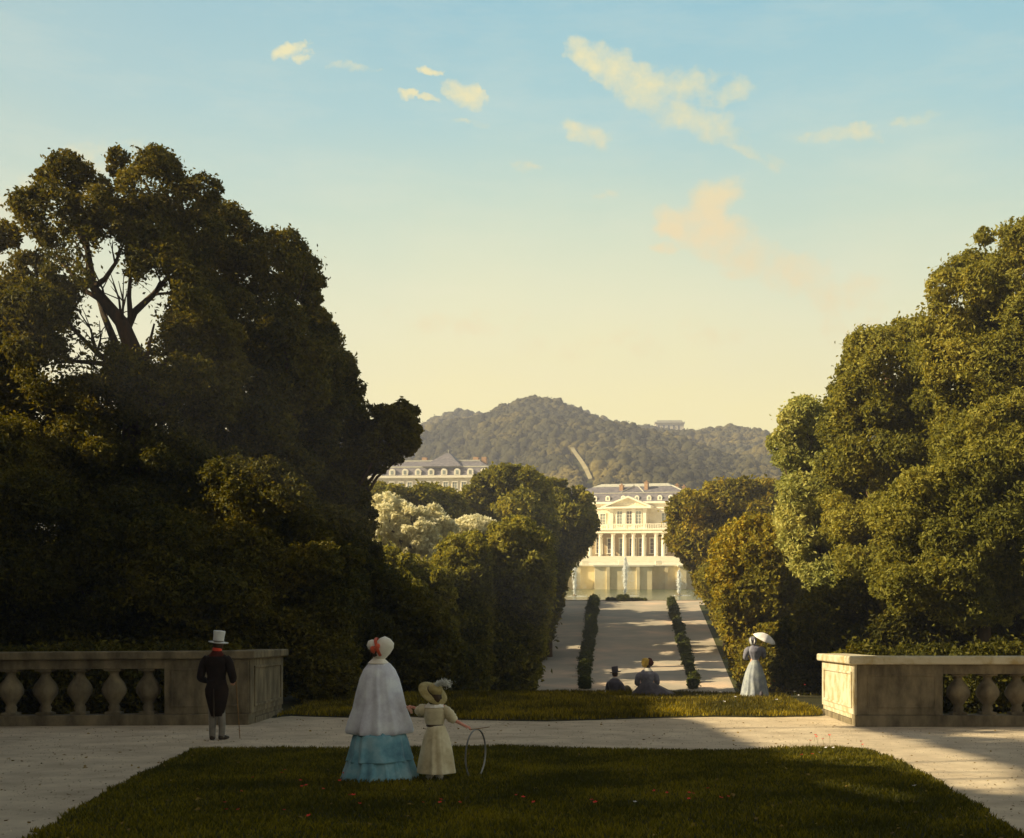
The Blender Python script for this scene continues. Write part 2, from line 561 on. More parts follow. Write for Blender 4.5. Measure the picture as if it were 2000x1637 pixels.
LAWN_PX = [(40, 1655), (110, 1610), (190, 1562), (280, 1515), (350, 1482), (378, 1469), (450, 1467), (560, 1466), (700, 1467), (900, 1463),
           (1000, 1462), (1150, 1468), (1300, 1470), (1450, 1470), (1530, 1466), (1640, 1464), (1700, 1470), (1760, 1492), (1860, 1548), (1950, 1603), (2010, 1648)]
lawn_xy = [tuple(G(a, b)[:2]) for a, b in LAWN_PX]
lawn_xy = [(lawn_xy[0][0] * 1.0 - .9, 9.0)] + lawn_xy + [(lawn_xy[-1][0] + .5, 9.0)]
lawn_out = noisy_outline(lawn_xy, .15, .05)
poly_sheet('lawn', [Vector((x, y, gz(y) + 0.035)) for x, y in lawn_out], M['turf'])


def blades(name, outline, n, hmin, hmax, mat, seed, zf, lean=.5, width=.008, extra=None, kind='stuff'):
    r = np.random.default_rng(seed)
    o = np.asarray(outline)
    lo, hi = o.min(0), o.max(0)
    x = r.uniform(lo[0], hi[0], n * 2); y = r.uniform(lo[1], hi[1], n * 2)
    k = in_poly(x, y, o); x, y = x[k][:n], y[k][:n]
    if extra is not None:
        x = np.concatenate([x, extra[0]]); y = np.concatenate([y, extra[1]])
    m = len(x)
    # tufts: height follows patches
    pat = 0.6 + 0.4 * np.sin(x * 2.1 + np.sin(y * 1.7) * 2) * np.sin(y * 2.7 + np.cos(x * 1.3))
    h = r.uniform(hmin, hmax, m) * (0.65 + .5 * pat)
    a = r.uniform(0, 2 * math.pi, m); b = r.uniform(0, 2 * math.pi, m)
    l = r.uniform(0.1, lean, m) * h
    w = width * r.uniform(.6, 1.4, m)
    z = zf(x, y)
    base = np.stack([x, y, z], 1)
    side = np.stack([np.cos(a), np.sin(a), np.zeros(m)], 1) * w[:, None]
    mid = base + np.stack([np.cos(b) * l * .35, np.sin(b) * l * .35, h * .55], 1)
    tip = base + np.stack([np.cos(b) * l, np.sin(b) * l, h], 1)
    V = np.stack([base - side, base + side, mid + side * .8, tip, mid - side * .8], 1).reshape(-1, 3)
    i = np.arange(m) * 5
    Fc = np.concatenate([np.stack([i, i + 1, i + 2, i + 4], 1)])
    T = np.stack([i + 4, i + 2, i + 3, i + 3], 1)
    # two faces per blade: quad and a triangle written as a separate mesh row
    me = bpy.data.meshes.new(name)
    me.vertices.add(len(V)); me.vertices.foreach_set('co', V.astype(np.float32).ravel())
    loops = np.concatenate([np.stack([i, i + 1, i + 2, i + 4], 1).ravel(), np.stack([i + 4, i + 2, i + 3], 1).ravel()]).astype(np.int32)
    me.loops.add(len(loops)); me.loops.foreach_set('vertex_index', loops)
    starts = np.concatenate([np.arange(m) * 4, m * 4 + np.arange(m) * 3]).astype(np.int32)
    me.polygons.add(2 * m); me.polygons.foreach_set('loop_start', starts)
    me.materials.append(mat)
    me.update(calc_edges=True)
    ob = link(name, me)
    tag(ob, 'short grass', 'grass', kind=kind)
    return ob


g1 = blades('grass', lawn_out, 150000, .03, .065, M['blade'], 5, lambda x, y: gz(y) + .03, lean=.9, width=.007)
g1['label'] = 'short dark grass covering the big front lawn'

# the grass bank at the terrace edge, between the balustrades
def bank_z(x, y):
    b = gz(y)
    bump = 0.10 * np.exp(-((x + 1.5) / 5.5) ** 2) * np.clip((y - 26.5) / 8, 0, 1)
    fall = np.where(y > 35.2, terrain(np.zeros_like(y), y) - gz(y), 0)
    return b + .03 + bump + fall


BANK = [(-7.2, 25.9)] + far_edge[3:-3] + [(4.5, 27.2), (4.6, 35.0), (6.5, 35.2), (6.5, 37.5), (-10, 37.5), (-7.6, 30)]
bxs = np.linspace(-10, 6.5, 50); bys = np.linspace(25.0, 37.5, 40)


def bank():
    X, Y = np.meshgrid(bxs, bys)
    # squeeze the front row on the path edge
    fe = np.array(BANK[:14])
    fy = np.interp(bxs, fe[:, 0], fe[:, 1])
    t = (Y - 25.0) / 12.5
    Y = fy[None, :] + t * (37.5 - fy[None, :])
    Z = bank_z(X, Y)
    Z[0, :] -= .04
    V = np.stack([X, Y, Z], -1).reshape(-1, 3)
    nx, ny = len(bxs), len(bys)
    i = (np.arange(nx - 1)[None, :] + np.arange(ny - 1)[:, None] * nx).ravel()
    o = np_mesh('grass_bank', V, np.stack([i, i + 1, i + 1 + nx, i + nx], 1), M['turf'], smooth=True)
    tag(o, kind='structure')


bank()
g2 = blades('bank_grass', noisy_outline(BANK, .2, .06, 3), 60000, .05, .13, M['blade_dry'], 6, bank_z, lean=.8, width=.011)
g2['label'] = 'longer grass on the bank where the terrace ends'

# avenue between the hedges, sloping up to the pool
AV = [(-4.6, 44.0), (-4.6, 110.9), (-26, 110.9), (-26, 111.6), (27, 111.6), (27, 110.9), (6.9, 110.9), (6.2, 80), (5.6, 60), (5.3, 44.0)]


def avenue():
    xs = np.linspace(0, 1, 12); ys = np.linspace(44, 111.6, 30)
    V = []
    for y in ys:
        if y > 46: z = tz(y) + .01
        else: z = tz(y) + .01
        x0 = -4.7 - (y > 108) * 21; x1 = np.interp(y, [44, 60, 80, 108], [5.3, 5.6, 6.2, 7.0]) + (y > 108) * 20
        for s in xs: V.append((x0 + (x1 - x0) * s, y, z))
    i = (np.arange(11)[None, :] + np.arange(29)[:, None] * 12).ravel()
    tag(np_mesh('avenue', V, np.stack([i, i + 1, i + 13, i + 12], 1), M['avenue']), kind='structure')


avenue()

# ------------------------------------------------------------------ pool and its wall
m, t, out = mat_new('pool_water')
p = nd(t, 'ShaderNodeBsdfPrincipled')
p.inputs['Base Color'].default_value = c4(.075, .095, .03)
p.inputs['Roughness'].default_value = .16
p.inputs['IOR'].default_value = 1.33
p.inputs['Specular IOR Level'].default_value = .6
n = nd(t, 'ShaderNodeTexNoise', i_Scale=1.6, i_Detail=4.0)
tc = nd(t, 'ShaderNodeTexCoord'); mp = nd(t, 'ShaderNodeMapping'); mp.inputs['Scale'].default_value = (.5, 1, 1)
t.links.new(tc.outputs['Object'], mp.inputs[0]); t.links.new(mp.outputs[0], n.inputs['Vector'])
b = nd(t, 'ShaderNodeBump'); b.inputs['Strength'].default_value = .25; b.inputs['Distance'].default_value = .12
t.links.new(n.outputs[0], b.inputs['Height']); t.links.new(b.outputs[0], p.inputs['Normal']); t.links.new(p.outputs[0], out.inputs[0])
M['water'] = m
poly_sheet('pool', [(-24, 112.3, -.95), (26, 112.3, -.95), (26, 168.2, -.95), (-24, 168.2, -.95)], M['water'])
bm = bmesh.new()
box(-24.4, 26.4, 111.7, 112.3, -1.6, -.78, bm, .03)
box(-24.5, -24.0, 112.32, 168.2, -1.6, -.78, bm, .03)
box(26.0, 26.5, 112.32, 168.2, -1.6, -.78, bm, .03)
tag(bm_obj('pool_kerb', bm, M['stone']), 'low stone kerb around the green pool', 'kerb')


def retaining_wall():
    o = empty('retaining_wall', (0, 168.2, -.83), 'golden stone retaining wall with projecting bastions behind the fountains', 'wall')
    b = bmesh.new(); box(-42, 42, 0, .9, -1, 2.95, b)
    bm_obj('wall', b, M['wallgold'], o)
    b = bmesh.new(); box(-42.2, 42.2, -.25, 1.0, 2.952, 3.2, b, .04)
    bm_obj('coping', b, M['facade_trim'], o)
    # bastions: centre block under the palace steps and a buttress further left and right
    for (x0, x1, dy) in ((-3.2, 4.5, 3.2), (-8.9, -7.6, 1.2), (8.2, 9.2, 1.2)):
        b = bmesh.new(); box(x0, x1, -dy, -.002, -1, 2.9, b, .03)
        w = bm_obj('bastion', b, M['wallgold'], o)
        b = bmesh.new(); box(x0 - .2, x1 + .2, -dy - .2, -.26, 2.902, 3.18, b, .04)
        bm_obj('coping', b, M['facade_trim'], w)
    for x0 in (-5.6, -1.6, 2.4, 6.3):
        b = bmesh.new()
        y0 = -3.2 if -3 < x0 < 4 else 0
        box(x0, x0 + .45, y0 - .18, y0 - .002, -1, 2.88, b, .02)
        bm_obj('pilaster', b, M['wallgold'], o)
    # low parapet blocks along the edge
    for k in range(13):
        x0 = -30 + k * 5
        b = bmesh.new(); box(x0, x0 + .9, .0, .8, 3.202, 3.75, b, .04)
        bm_obj('parapet_block', b, M['facade_trim'], o)
    return o


retaining_wall()


def steps():
    b = bmesh.new()
    n = 9
    for k in range(n):
        y0 = 190 + k * 2.6
        box(-13, 15, y0, y0 + 2.62 if k < n - 1 else 214.5, 2.4, 2.72 + k * .13, b)
    o = tag(bm_obj('palace_steps', b, M['facade_trim']), 'broad pale stone steps climbing to the palace colonnade', 'steps')


steps()
poly_sheet('palace_forecourt', [(-42, 169.2, 2.1), (42, 169.2, 2.1), (42, 224.5, 3.56), (-42, 224.5, 3.56)], M['facade'])

# ------------------------------------------------------------------ sunny patches, shaped by leaving out leaves that would shade them
LIT_TERR = [
    [(1335, 1404), (1280, 1402), (1300, 1382), (1400, 1376), (1600, 1370), (1640, 1400), (1668, 1419), (1760, 1438), (1880, 1468), (2015, 1506), (2015, 1560),
     (1980, 1560), (1850, 1536), (1800, 1524), (1700, 1504), (1600, 1500), (1540, 1494), (1505, 1474), (1440, 1450)],
    [(1560, 1530), (1680, 1536), (1800, 1556), (1860, 1576), (1780, 1580), (1660, 1556)],
    [(1500, 1600), (1560, 1596), (1640, 1602), (1600, 1610)],
    [(1820, 1538), (1900, 1560), (1990, 1590), (1960, 1598), (1860, 1566)],
]
LIT_AV = [
    [(1275, 1188), (1330, 1180), (1385, 1178), (1420, 1248), (1330, 1246), (1335, 1222), (1255, 1206)],
    [(1165, 1222), (1215, 1226), (1205, 1231), (1165, 1230)], [(1235, 1224), (1320, 1222), (1315, 1232), (1240, 1231)],
    [(1100, 1258), (1165, 1262), (1160, 1268), (1100, 1268)], [(1280, 1274), (1322, 1272), (1320, 1280), (1285, 1280)],
    [(1345, 1268), (1402, 1262), (1395, 1274), (1348, 1276)], [(1210, 1206), (1255, 1204), (1250, 1209), (1215, 1210)]]


def to_px(p):
    y = np.maximum(p[:, 1], 1e-3)
    return CX + F * p[:, 0] / y, HY - F * (p[:, 2] - EYE) / y


def keep_light(p, amp=6.0, size=.3):
    """True for leaves whose shadow would land in one of the sunny patches"""
    L = np.array(LDIR)
    hit = np.zeros(len(p), bool)
    r = np.random.default_rng(3)
    # terrace plane z = .864 - .06 y
    for (a, b, polys, pxpm) in ((.864, -.06, LIT_TERR, 110.), (-6.71, .053, LIT_AV, 35.)):
        s = (p[:, 2] - a - b * p[:, 1]) / (b * L[1] - L[2])
        q = p + s[:, None] * L
        qx, qy = to_px(q)
        ok = (s > 0) & (q[:, 1] > 8)
        for po in polys:
            po = np.asarray(po, float)
            near = ok & (qx > po[:, 0].min() - 60) & (qx < po[:, 0].max() + 60) & (qy > po[:, 1].min() - 40) & (qy < po[:, 1].max() + 40)
            idx = np.where(near)[0]
            if len(idx) == 0: continue
            x_, y_ = qx[idx] + r.normal(0, amp, len(idx)), qy[idx] + r.normal(0, amp * .3, len(idx))
            ins = in_poly(x_, y_, po)
            dd = dist_poly(x_, y_, po)
            hit[idx[ins | (dd < 2.5)]] = True
    # inner side of the right pier
    s = (4.48 - p[:, 0]) / L[0]
    q = p + s[:, None] * L
    hit |= (s > 0) & (q[:, 1] > 23.45) & (q[:, 1] < 27.8) & (q[:, 2] > -1) & (q[:, 2] < 1.25)
    return hit


# ------------------------------------------------------------------ foliage
def leaf_mesh(name, c, nrm, size, mat, parent=None, aspect=.5, rng=RNG):
    n = len(c)
    nrm = nrm / (np.linalg.norm(nrm, axis=1, keepdims=True) + 1e-9)
    r = rng.normal(0, 1, (n, 3))
    a = np.cross(nrm, r); a /= (np.linalg.norm(a, axis=1, keepdims=True) + 1e-9)
    b = np.cross(nrm, a)
    L = (size * rng.uniform(.7, 1.3, n))[:, None]
    W = L * aspect
    bend = nrm * L * .12
    V = np.stack([c - a * L * .5 - bend, c + b * W * .5, c + a * L * .5 - bend, c - b * W * .5], 1).reshape(-1, 3)
    return np_mesh(name, V, np.arange(4 * n).reshape(-1, 4), mat, parent)


def blob_leaves(blobs, leaf, cover, rng, cull=.62, flat=.8, jitter=1.15, light=False, carve=None, shell=.34, sat=11):
    """blobs (N,4) x y z r -> leaf centres and normals on the lumpy shells"""
    blobs = np.asarray(blobs, float)
    if sat:
        ex = []
        for (x, y, z, r) in blobs:
            for k in range(sat):
                v = rng.normal(0, 1, 3); v /= np.linalg.norm(v)
                q = r * rng.uniform(.14, .40)
                ex.append((x + v[0] * r * .93, y + v[1] * r * .93, z + v[2] * r * .93 * flat, q))
        blobs = np.concatenate([blobs, np.array(ex)])
    C, Nn = [], []
    for (x, y, z, r) in blobs:
        n = int(cover * 4 * math.pi * r * r / (leaf * leaf * .25 * .9))
        d = rng.normal(0, 1, (n, 3)); d /= np.linalg.norm(d, axis=1, keepdims=True)
        ph = rng.uniform(0, 6.28, 3)
        lump = 1 + .16 * np.sin(d[:, 0] * 6 + ph[0]) * np.sin(d[:, 1] * 7 + ph[1]) + .12 * np.sin(d[:, 2] * 9 + ph[2] + d[:, 0] * 5)
        rad = r * lump * (1 - shell + shell * rng.uniform(0, 1, n) ** .6 + rng.exponential(.10, n))
        p = d * rad[:, None]; p[:, 2] *= flat
        C.append(p + (x, y, z))
        nn = d + rng.normal(0, jitter, (n, 3)) + np.array([0, 0, .25])
        Nn.append(nn)
    C = np.concatenate(C); Nn = np.concatenate(Nn)
    order = np.argsort(C[:, 0]); C, Nn = C[order], Nn[order]
    xs_ = C[:, 0]
    keep = np.ones(len(C), bool)
    for (x, y, z, r) in blobs:
        i0, i1 = np.searchsorted(xs_, (x - r * cull, x + r * cull))
        q = C[i0:i1] - (x, y, z); q[:, 2] /= flat
        keep[i0:i1] &= np.einsum('ij,ij->i', q, q) > (cull * r) ** 2
    C, Nn = C[keep], Nn[keep]
    if light:
        k = ~keep_light(C, size=leaf)
        C, Nn = C[k], Nn[k]
    if carve is not None:
        k = ~carve(C)
        C, Nn = C[k], Nn[k]
    return C, Nn


def poly_blobs(poly, d, thick, n, rmin, rmax, rng, tries=4000):
    """lobes of a crown whose outline has the given shape (pixels) at distance d"""
    po = np.asarray(poly, float)
    lo, hi = po.min(0), po.max(0)
    x = rng.uniform(lo[0], hi[0], tries); y = rng.uniform(lo[1], hi[1], tries)
    k = in_poly(x, y, po); x, y = x[k], y[k]
    dd = dist_poly(x, y, po)
    out = []
    m = d / F
    dmax = dd.max()
    for i in range(len(x)):
        r = min(dd[i] * .95, rng.uniform(rmin, rmax))
        if r < rmin * .55: continue
        ok = True
        w = thick * math.sqrt(min(1, dd[i] / dmax)) if dmax else thick
        dy = rng.uniform(-1, 1) * w
        c = (x[i], y[i], dy / m, r)
        for o in out:
            if (c[0] - o[0]) ** 2 + (c[1] - o[1]) ** 2 + (c[2] - o[2]) ** 2 < (.50 * (r + o[3])) ** 2:
                ok = False; break
        if ok: out.append(c)
        if len(out) >= n: break
    res = []
    for (a, b, c, r) in out:
        dd_ = d + c * m
        res.append(((a - CX) * d / F, dd_, EYE - (b - HY) * d / F, r * m))
    return res


def limbs(bm, base, top, r0, r1, rng, wob=.25, n=7, seg=8):
    base, top = Vector(base), Vector(top)
    pts, rr = [], []
    L = (top - base).length
    for i in range(n):
        t = i / (n - 1)
        p = base.lerp(top, t)
        if 0 < i: p += Vector(rng.normal(0, wob * L / n * .5, 3))
        pts.append(p); rr.append(r0 + (r1 - r0) * t ** .8)
    tube(bm, pts, rr, seg)
    return pts


def tree(name, label, cat, polys, d, thick, mat, leaf=None, n=90, rmin=28, rmax=70, cover=1.7, trunk=None, seed=0, group=None, carve=None,
         light=False, extra_limbs=None, cull=.62, ground=None, aspect=.5, trunk_r=.3, flat=.85, limbs_n=7):
    rng = np.random.default_rng(seed)
    leaf = leaf or d * .0038
    blobs = []
    for po in polys:
        if isinstance(po, dict): blobs += poly_blobs(po['p'], d, po['t'], n, po['a'], po['b'], rng)
        else: blobs += poly_blobs(po, d, thick, n, rmin, rmax, rng)
    bl = np.array(blobs)
    cx, cy = bl[:, 0].mean(), bl[:, 1].mean()
    if trunk is not None: cx = (trunk - CX) * d / F; cy = d
    gzv = float(terrain(cx, cy)) if ground is None else ground
    o = empty(name, (cx, cy, gzv), label, cat, group)
    C, Nn = blob_leaves(bl, leaf, cover * .75, rng, cull=cull, carve=carve, light=light, flat=flat)
    off = np.array([cx, cy, gzv])
    leaf_mesh('crown', C - off, Nn, np.full(len(C), leaf), mat, o, aspect, rng)
    b = bmesh.new()
    topz = bl[:, 2].max()
    fork = Vector((0, 0, (np.percentile(bl[:, 2], 35) - gzv)))
    limbs(b, (0, 0, -.2), fork, trunk_r, trunk_r * .65, rng, .12)
    pick = rng.choice(len(bl), min(limbs_n, len(bl)), replace=False)
    for i in pick:
        e = Vector(bl[i, :3] - off)
        if e.z < fork.z * .6: continue
        limbs(b, fork * rng.uniform(.75, 1), e, trunk_r * .42, trunk_r * .06, rng, .3)
    if extra_limbs:
        for pts, rr in extra_limbs:
            tube(b, [Vector(q) - Vector(off) for q in pts], rr, 8)
    bm_obj('trunk', b, M['bark'], o, True)
    return o, len(C)


NL = 0
# ------------------------------------------------------------------ left mass of trees
D1 = 34.0


def carve_L1(C):
    """the airy gap round the forked limbs, where sky shows through"""
    px, py = to_px(C)
    r = np.random.default_rng(9)
    j = r.normal(0, 9, len(C)); j2 = r.normal(0, 9, len(C))
    h = np.zeros(len(C), bool)
    for (a, b, rx, ry, rot, pr) in ((235, 600, 50, 105, -25, .96), (290, 600, 48, 85, 20, .94), (190, 620, 48, 70, 0, .92), (150, 495, 55, 50, 0, .82), (215, 530, 40, 70, 0, .88), (110, 440, 26, 26, 0, .7), (165, 400, 16, 24, 0, .6), (120, 640, 40, 24, 0, .6),
                                    (290, 360, 38, 28, 0, .85), (140, 715, 80, 34, -10, .8), (120, 360, 30, 16, 0, .4), (350, 370, 60, 22, 0, .35),
                                    (480, 545, 22, 22, 0, .75), (540, 520, 36, 40, 0, .45), (505, 625, 20, 16, 0, .7), (310, 690, 28, 40, 0, .6), (750, 865, 20, 14, 0, .7)):
        an = math.radians(rot); ca, sa = math.cos(an), math.sin(an)
        u = (px + j - a) * ca + (py + j2 - b) * sa; v = -(px + j - a) * sa + (py + j2 - b) * ca
        h |= ((u / rx) ** 2 + (v / ry) ** 2 < 1) & (r.uniform(0, 1, len(C)) < pr + .05)
    return h


def Q(px, py, dy=0.0): return tuple(P(px, py, D1 + dy))


L1_limbs = [
    ([Q(268, 1240), Q(262, 1000), Q(262, 840), Q(268, 740), Q(262, 690), Q(238, 630), Q(205, 590), Q(182, 560), Q(168, 470), Q(175, 400)], [.42, .36, .31, .27, .24, .19, .15, .12, .07, .03]),
    ([Q(246, 645), Q(262, 610, .3), Q(300, 575, .5), Q(325, 545, .6), Q(345, 500, .7)], [.12, .10, .08, .06, .03]),
    ([Q(182, 562), Q(205, 545, -.2), Q(225, 515, -.4), Q(235, 490, -.4)], [.09, .07, .05, .03]),
    ([Q(255, 622, .1), Q(252, 580, .2), Q(255, 530, .3), Q(245, 480, .3)], [.08, .06, .04, .02]),
    ([Q(262, 750), Q(225, 715, .3), Q(190, 690, .5), Q(150, 650, .7), Q(120, 610, .8)], [.12, .10, .07, .05, .02]),
    ([Q(262, 760), Q(200, 710, .2), Q(140, 705, .4), Q(92, 712, .5)], [.11, .08, .05, .02]),
    ([Q(268, 742), Q(310, 720, .3), Q(350, 690, .5), Q(390, 640, .6)], [.11, .08, .06, .03]),
    ([Q(205, 590), Q(170, 570, .3), Q(135, 530, .5), Q(110, 500, .5)], [.09, .06, .04, .02]),
    ([Q(175, 500), Q(150, 450, .2), Q(120, 430, .3)], [.06, .04, .02]),
    ([Q(300, 400, .5), Q(290, 370, .5), Q(280, 350, .5)], [.08, .05, .02]), ([Q(298, 400, .5), Q(315, 365, .5), Q(325, 335, .4)], [.06, .04, .02]),
]
def twigs(limbs_, seed):
    rng = np.random.default_rng(seed)
    out = []
    for pts, rr in limbs_:
        for i in range(2, len(pts)):
            if rr[i] > .2: continue
            for k in range(3):
                a = Vector(pts[i]); d = (Vector(pts[i]) - Vector(pts[i - 1])).normalized() + Vector(rng.normal(0, .6, 3)) + Vector((0, 0, .25))
                d.normalize(); L = rng.uniform(.6, 1.5)
                m_ = a + d * L * .5 + Vector(rng.normal(0, .07, 3)); e = a + d * L + Vector(rng.normal(0, .12, 3))
                r0 = min(rr[i] * .6, .045)
                if e.z > P(0, 400, D1).z or i >= len(pts) - 1: continue
                out.append(([a, m_, e], [r0, r0 * .6, .008]))
                for q in range(2):
                    d2 = (d + Vector(rng.normal(0, .55, 3))).normalized()
                    out.append(([m_, m_ + d2 * L * .3, m_ + d2 * L * .55 + Vector(rng.normal(0, .06, 3))], [r0 * .4, r0 * .3, .005]))
    return out


L1_limbs = L1_limbs + twigs(L1_limbs, 3)
S = []
S.append(tree('broadleaf_tree', 'tallest dark tree at the far left, with forked limbs showing against sky gaps', 'tree',
     [[(-160, 520), (-60, 470), (0, 420), (30, 385), (60, 340), (120, 312), (170, 312), (215, 345), (240, 300), (280, 284), (330, 284), (380, 310), (420, 345), (445, 400), (470, 470), (480, 620), (470, 900), (380, 980), (100, 980), (-160, 960)]],
     D1, 3.0, M['leaf_dark'], n=150, rmin=24, rmax=62, trunk=268, seed=1, carve=carve_L1, extra_limbs=L1_limbs, limbs_n=4, cover=1.5, trunk_r=.4))
S.append(tree('broadleaf_tree', 'dark tree stepping down to the right of the tallest left tree', 'tree',
     [[(400, 380), (450, 400), (505, 425), (520, 470), (560, 455), (605, 465), (620, 510), (610, 560), (650, 600), (650, 680), (640, 1000), (560, 1100), (420, 1100), (380, 700)]],
     38.0, 3.2, M['leaf_dark'], n=110, rmin=22, rmax=58, trunk=520, seed=2, carve=carve_L1, cover=1.5))
S.append(tree('broadleaf_tree', 'dark tree with one low branch reaching right over the clipped hedge', 'tree',
     [[(560, 600), (630, 590), (660, 620), (670, 680), (705, 690), (712, 770), (705, 830), (720, 960), (735, 1040), (740, 1150), (650, 1250), (560, 1200)],
      dict(p=[(680, 815), (715, 800), (735, 782), (765, 792), (790, 776), (818, 786), (812, 815), (832, 850), (812, 878), (797, 908), (770, 905), (755, 935), (730, 915), (700, 945), (670, 900)], t=1.2, a=9, b=22)],
     41.0, 2.6, M['leaf_dark'], n=110, rmin=17, rmax=48, trunk=660, seed=3, carve=carve_L1, cover=1.6))
S.append(tree('evergreen_thicket', 'very dark bushy thicket behind the left balustrade', 'thicket',
     [[(-160, 850), (0, 800), (150, 850), (350, 870), (560, 900), (680, 1000), (720, 1100), (700, 1362), (-160, 1362)]],
     32.0, 2.6, M['leaf_dark'], n=130, rmin=35, rmax=75, trunk=330, seed=4, ground=-1.1, cover=1.5))
S.append(tree('evergreen_thicket', 'dark low shrubbery right of the left pier behind the woman', 'thicket',
     [[(560, 1150), (700, 1080), (780, 1120), (860, 1180), (900, 1280), (930, 1362), (560, 1366)]],
     39.5, 1.8, M['leaf_dark'], n=80, rmin=24, rmax=50, trunk=720, seed=5, ground=-3.0, cover=1.6))
for (side, bx_, by_, rr_, lab_) in (('left', [(-15.5, -8.2)], 27.4, .62, 'low dark evergreens growing close behind the left balustrade'), ('right', [(5.6, 15.5)], 28.2, .62, 'low dark evergreens growing close behind the right balustrade')):
    rng_ = np.random.default_rng(60 + len(side))
    bl_ = [(x_, by_ + rng_.uniform(-.3, .5), gz(by_) + q_ + rng_.uniform(-.1, .1), rng_.uniform(.5, .75)) for x_ in np.arange(bx_[0][0], bx_[0][1], .62) for q_ in (.35, .95)]
    c_, n_ = blob_leaves(bl_, .13, 1.5, rng_, sat=3)
    x0_ = (bx_[0][0] + bx_[0][1]) / 2
    e_ = empty('evergreen_bushes', (x0_, by_, gz(by_)), lab_, 'bushes')
    leaf_mesh('foliage', c_ - np.array([x0_, by_, gz(by_)]), n_, np.full(len(c_), .13), M['leaf_dark'], e_, .5, rng_)
S.append(tree('beech_tree', 'dark leafy tree cut by the left edge of the picture', 'tree',
     [[(-500, 800), (-250, 760), (-120, 700), (-40, 640), (40, 660), (60, 800), (60, 1300), (-500, 1300)]],
     37.0, 3.0, M['leaf_dark'], n=80, rmin=45, rmax=95, trunk=-200, seed=6, cover=1.5, leaf=.22))

# left clipped hedge and the trees above it
HG = 'clipped hedge blocks along the avenue'
for (lab, po, d, th, mt, sd) in (
    ('clipped hedge block with green top nearest the dark shrubbery on the left', [(720, 1090), (750, 1060), (790, 1075), (840, 1100), (880, 1120), (900, 1200), (900, 1358), (700, 1358), (700, 1150)], 50, 2.2, 'leaf_mid', 11),
    ('narrow clipped hedge block between its two wider neighbours on the left', [(845, 1090), (868, 1055), (905, 1035), (955, 1045), (965, 1130), (960, 1358), (850, 1358)], 53, 2.2, 'leaf_mid', 12),
    ('tall clipped hedge block at the left corner of the avenue', [(935, 1050), (955, 1022), (1000, 1005), (1045, 1015), (1075, 1045), (1085, 1110), (1078, 1200), (1062, 1280), (1046, 1356), (935, 1356)], 56, 2.2, 'leaf_mid', 13),
    ('clipped hedge block further along the left side of the avenue', [(1000, 1060), (1060, 1040), (1095, 1090), (1108, 1130), (1098, 1180), (1085, 1215), (1066, 1290), (1010, 1290)], 72, 4.0, 'leaf_dark', 14),
):
    S.append(tree('clipped_hedge', lab, 'hedge', [po], d, th, M[mt], n=110, rmin=18, rmax=34, seed=sd, trunk=(po[0][0] + po[-2][0]) / 2 + 40, cover=1.8, flat=1.0, group=HG, light=True, trunk_r=.2))
S.append(tree('clipped_tree', 'broad round topped clipped tree in front of the palace on the left', 'tree',
     [[(905, 1000), (908, 950), (945, 915), (990, 905), (1040, 912), (1080, 940), (1090, 1040), (1080, 1190), (930, 1190), (915, 1080)]], 84, 4.0, M['leaf_mid'], n=90, rmin=18, rmax=40, seed=21, cover=1.7, group='tall clipped trees by the palace'))
S.append(tree('clipped_tree', 'dark clipped tree whose right side touches the palace colonnade', 'tree',
     [[(1040, 960), (1060, 930), (1105, 935), (1145, 950), (1166, 985), (1168, 1030), (1150, 1080), (1120, 1105), (1098, 1150), (1090, 1215), (1040, 1215)]], 95, 4.0, M['leaf_mid'], n=90, rmin=16, rmax=34, seed=22, cover=1.7, group='tall clipped trees by the palace'))
S.append(tree('flowering_tree', 'pale silvery green tree rising above the left hedge', 'tree',
     [[(700, 1010), (712, 972), (760, 960), (800, 982), (835, 975), (875, 998), (898, 1030), (870, 1075), (862, 1125), (800, 1100), (750, 1070), (712, 1045)]], 62, 2.0, M['leaf_pale'], n=110, rmin=7, rmax=18, seed=23, cover=1.6))
S.append(tree('flowering_tree', 'small pale tree tucked between the silvery tree and the round clipped tree', 'tree',
     [[(880, 1030), (900, 1008), (940, 1005), (975, 1018), (960, 1040), (900, 1050)]], 66, 1.2, M['leaf_pale'], n=40, rmin=10, rmax=18, seed=24, cover=1.6))
for k, (lab, po, d) in enumerate((
    ('olive round tree below the distant slate roofed wing, on its left', [(690, 1000), (705, 950), (745, 938), (795, 950), (805, 1000), (790, 1060), (700, 1060)], 78),
    ('olive round tree below the distant slate roofed wing, on its right', [(790, 1000), (800, 948), (830, 940), (870, 948), (912, 968), (925, 1040), (900, 1100), (800, 1080)], 80))):
    S.append(tree('round_tree', lab, 'tree', [po], d, 3.0, M['leaf_mid'], n=60, rmin=16, rmax=36, seed=31 + k, cover=1.7))

# right side
S.append(tree('clipped_tree', 'large golden green clipped tree hiding the right end of the palace', 'tree',
     [[(1300, 1030), (1303, 985), (1330, 960), (1365, 942), (1430, 932), (1500, 935), (1560, 960), (1560, 1180), (1395, 1200), (1375, 1180), (1365, 1150), (1350, 1115), (1320, 1090), (1302, 1060)]], 88, 4.5, M['leaf_gold'], n=120, rmin=20, rmax=42, seed=41, cover=1.7, group='tall clipped trees by the palace'))
S.append(tree('clipped_hedge', 'sunlit clipped hedge block at the right corner of the avenue', 'hedge',
     [[(1392, 1060), (1420, 1022), (1480, 1005), (1560, 1005), (1620, 1100), (1640, 1358), (1436, 1358), (1424, 1290), (1408, 1220), (1390, 1160), (1385, 1100)]], 56, 2.6, M['leaf_gold'], n=130, rmin=18, rmax=38, seed=42, cover=1.7, flat=1.0, group=HG, trunk_r=.2))
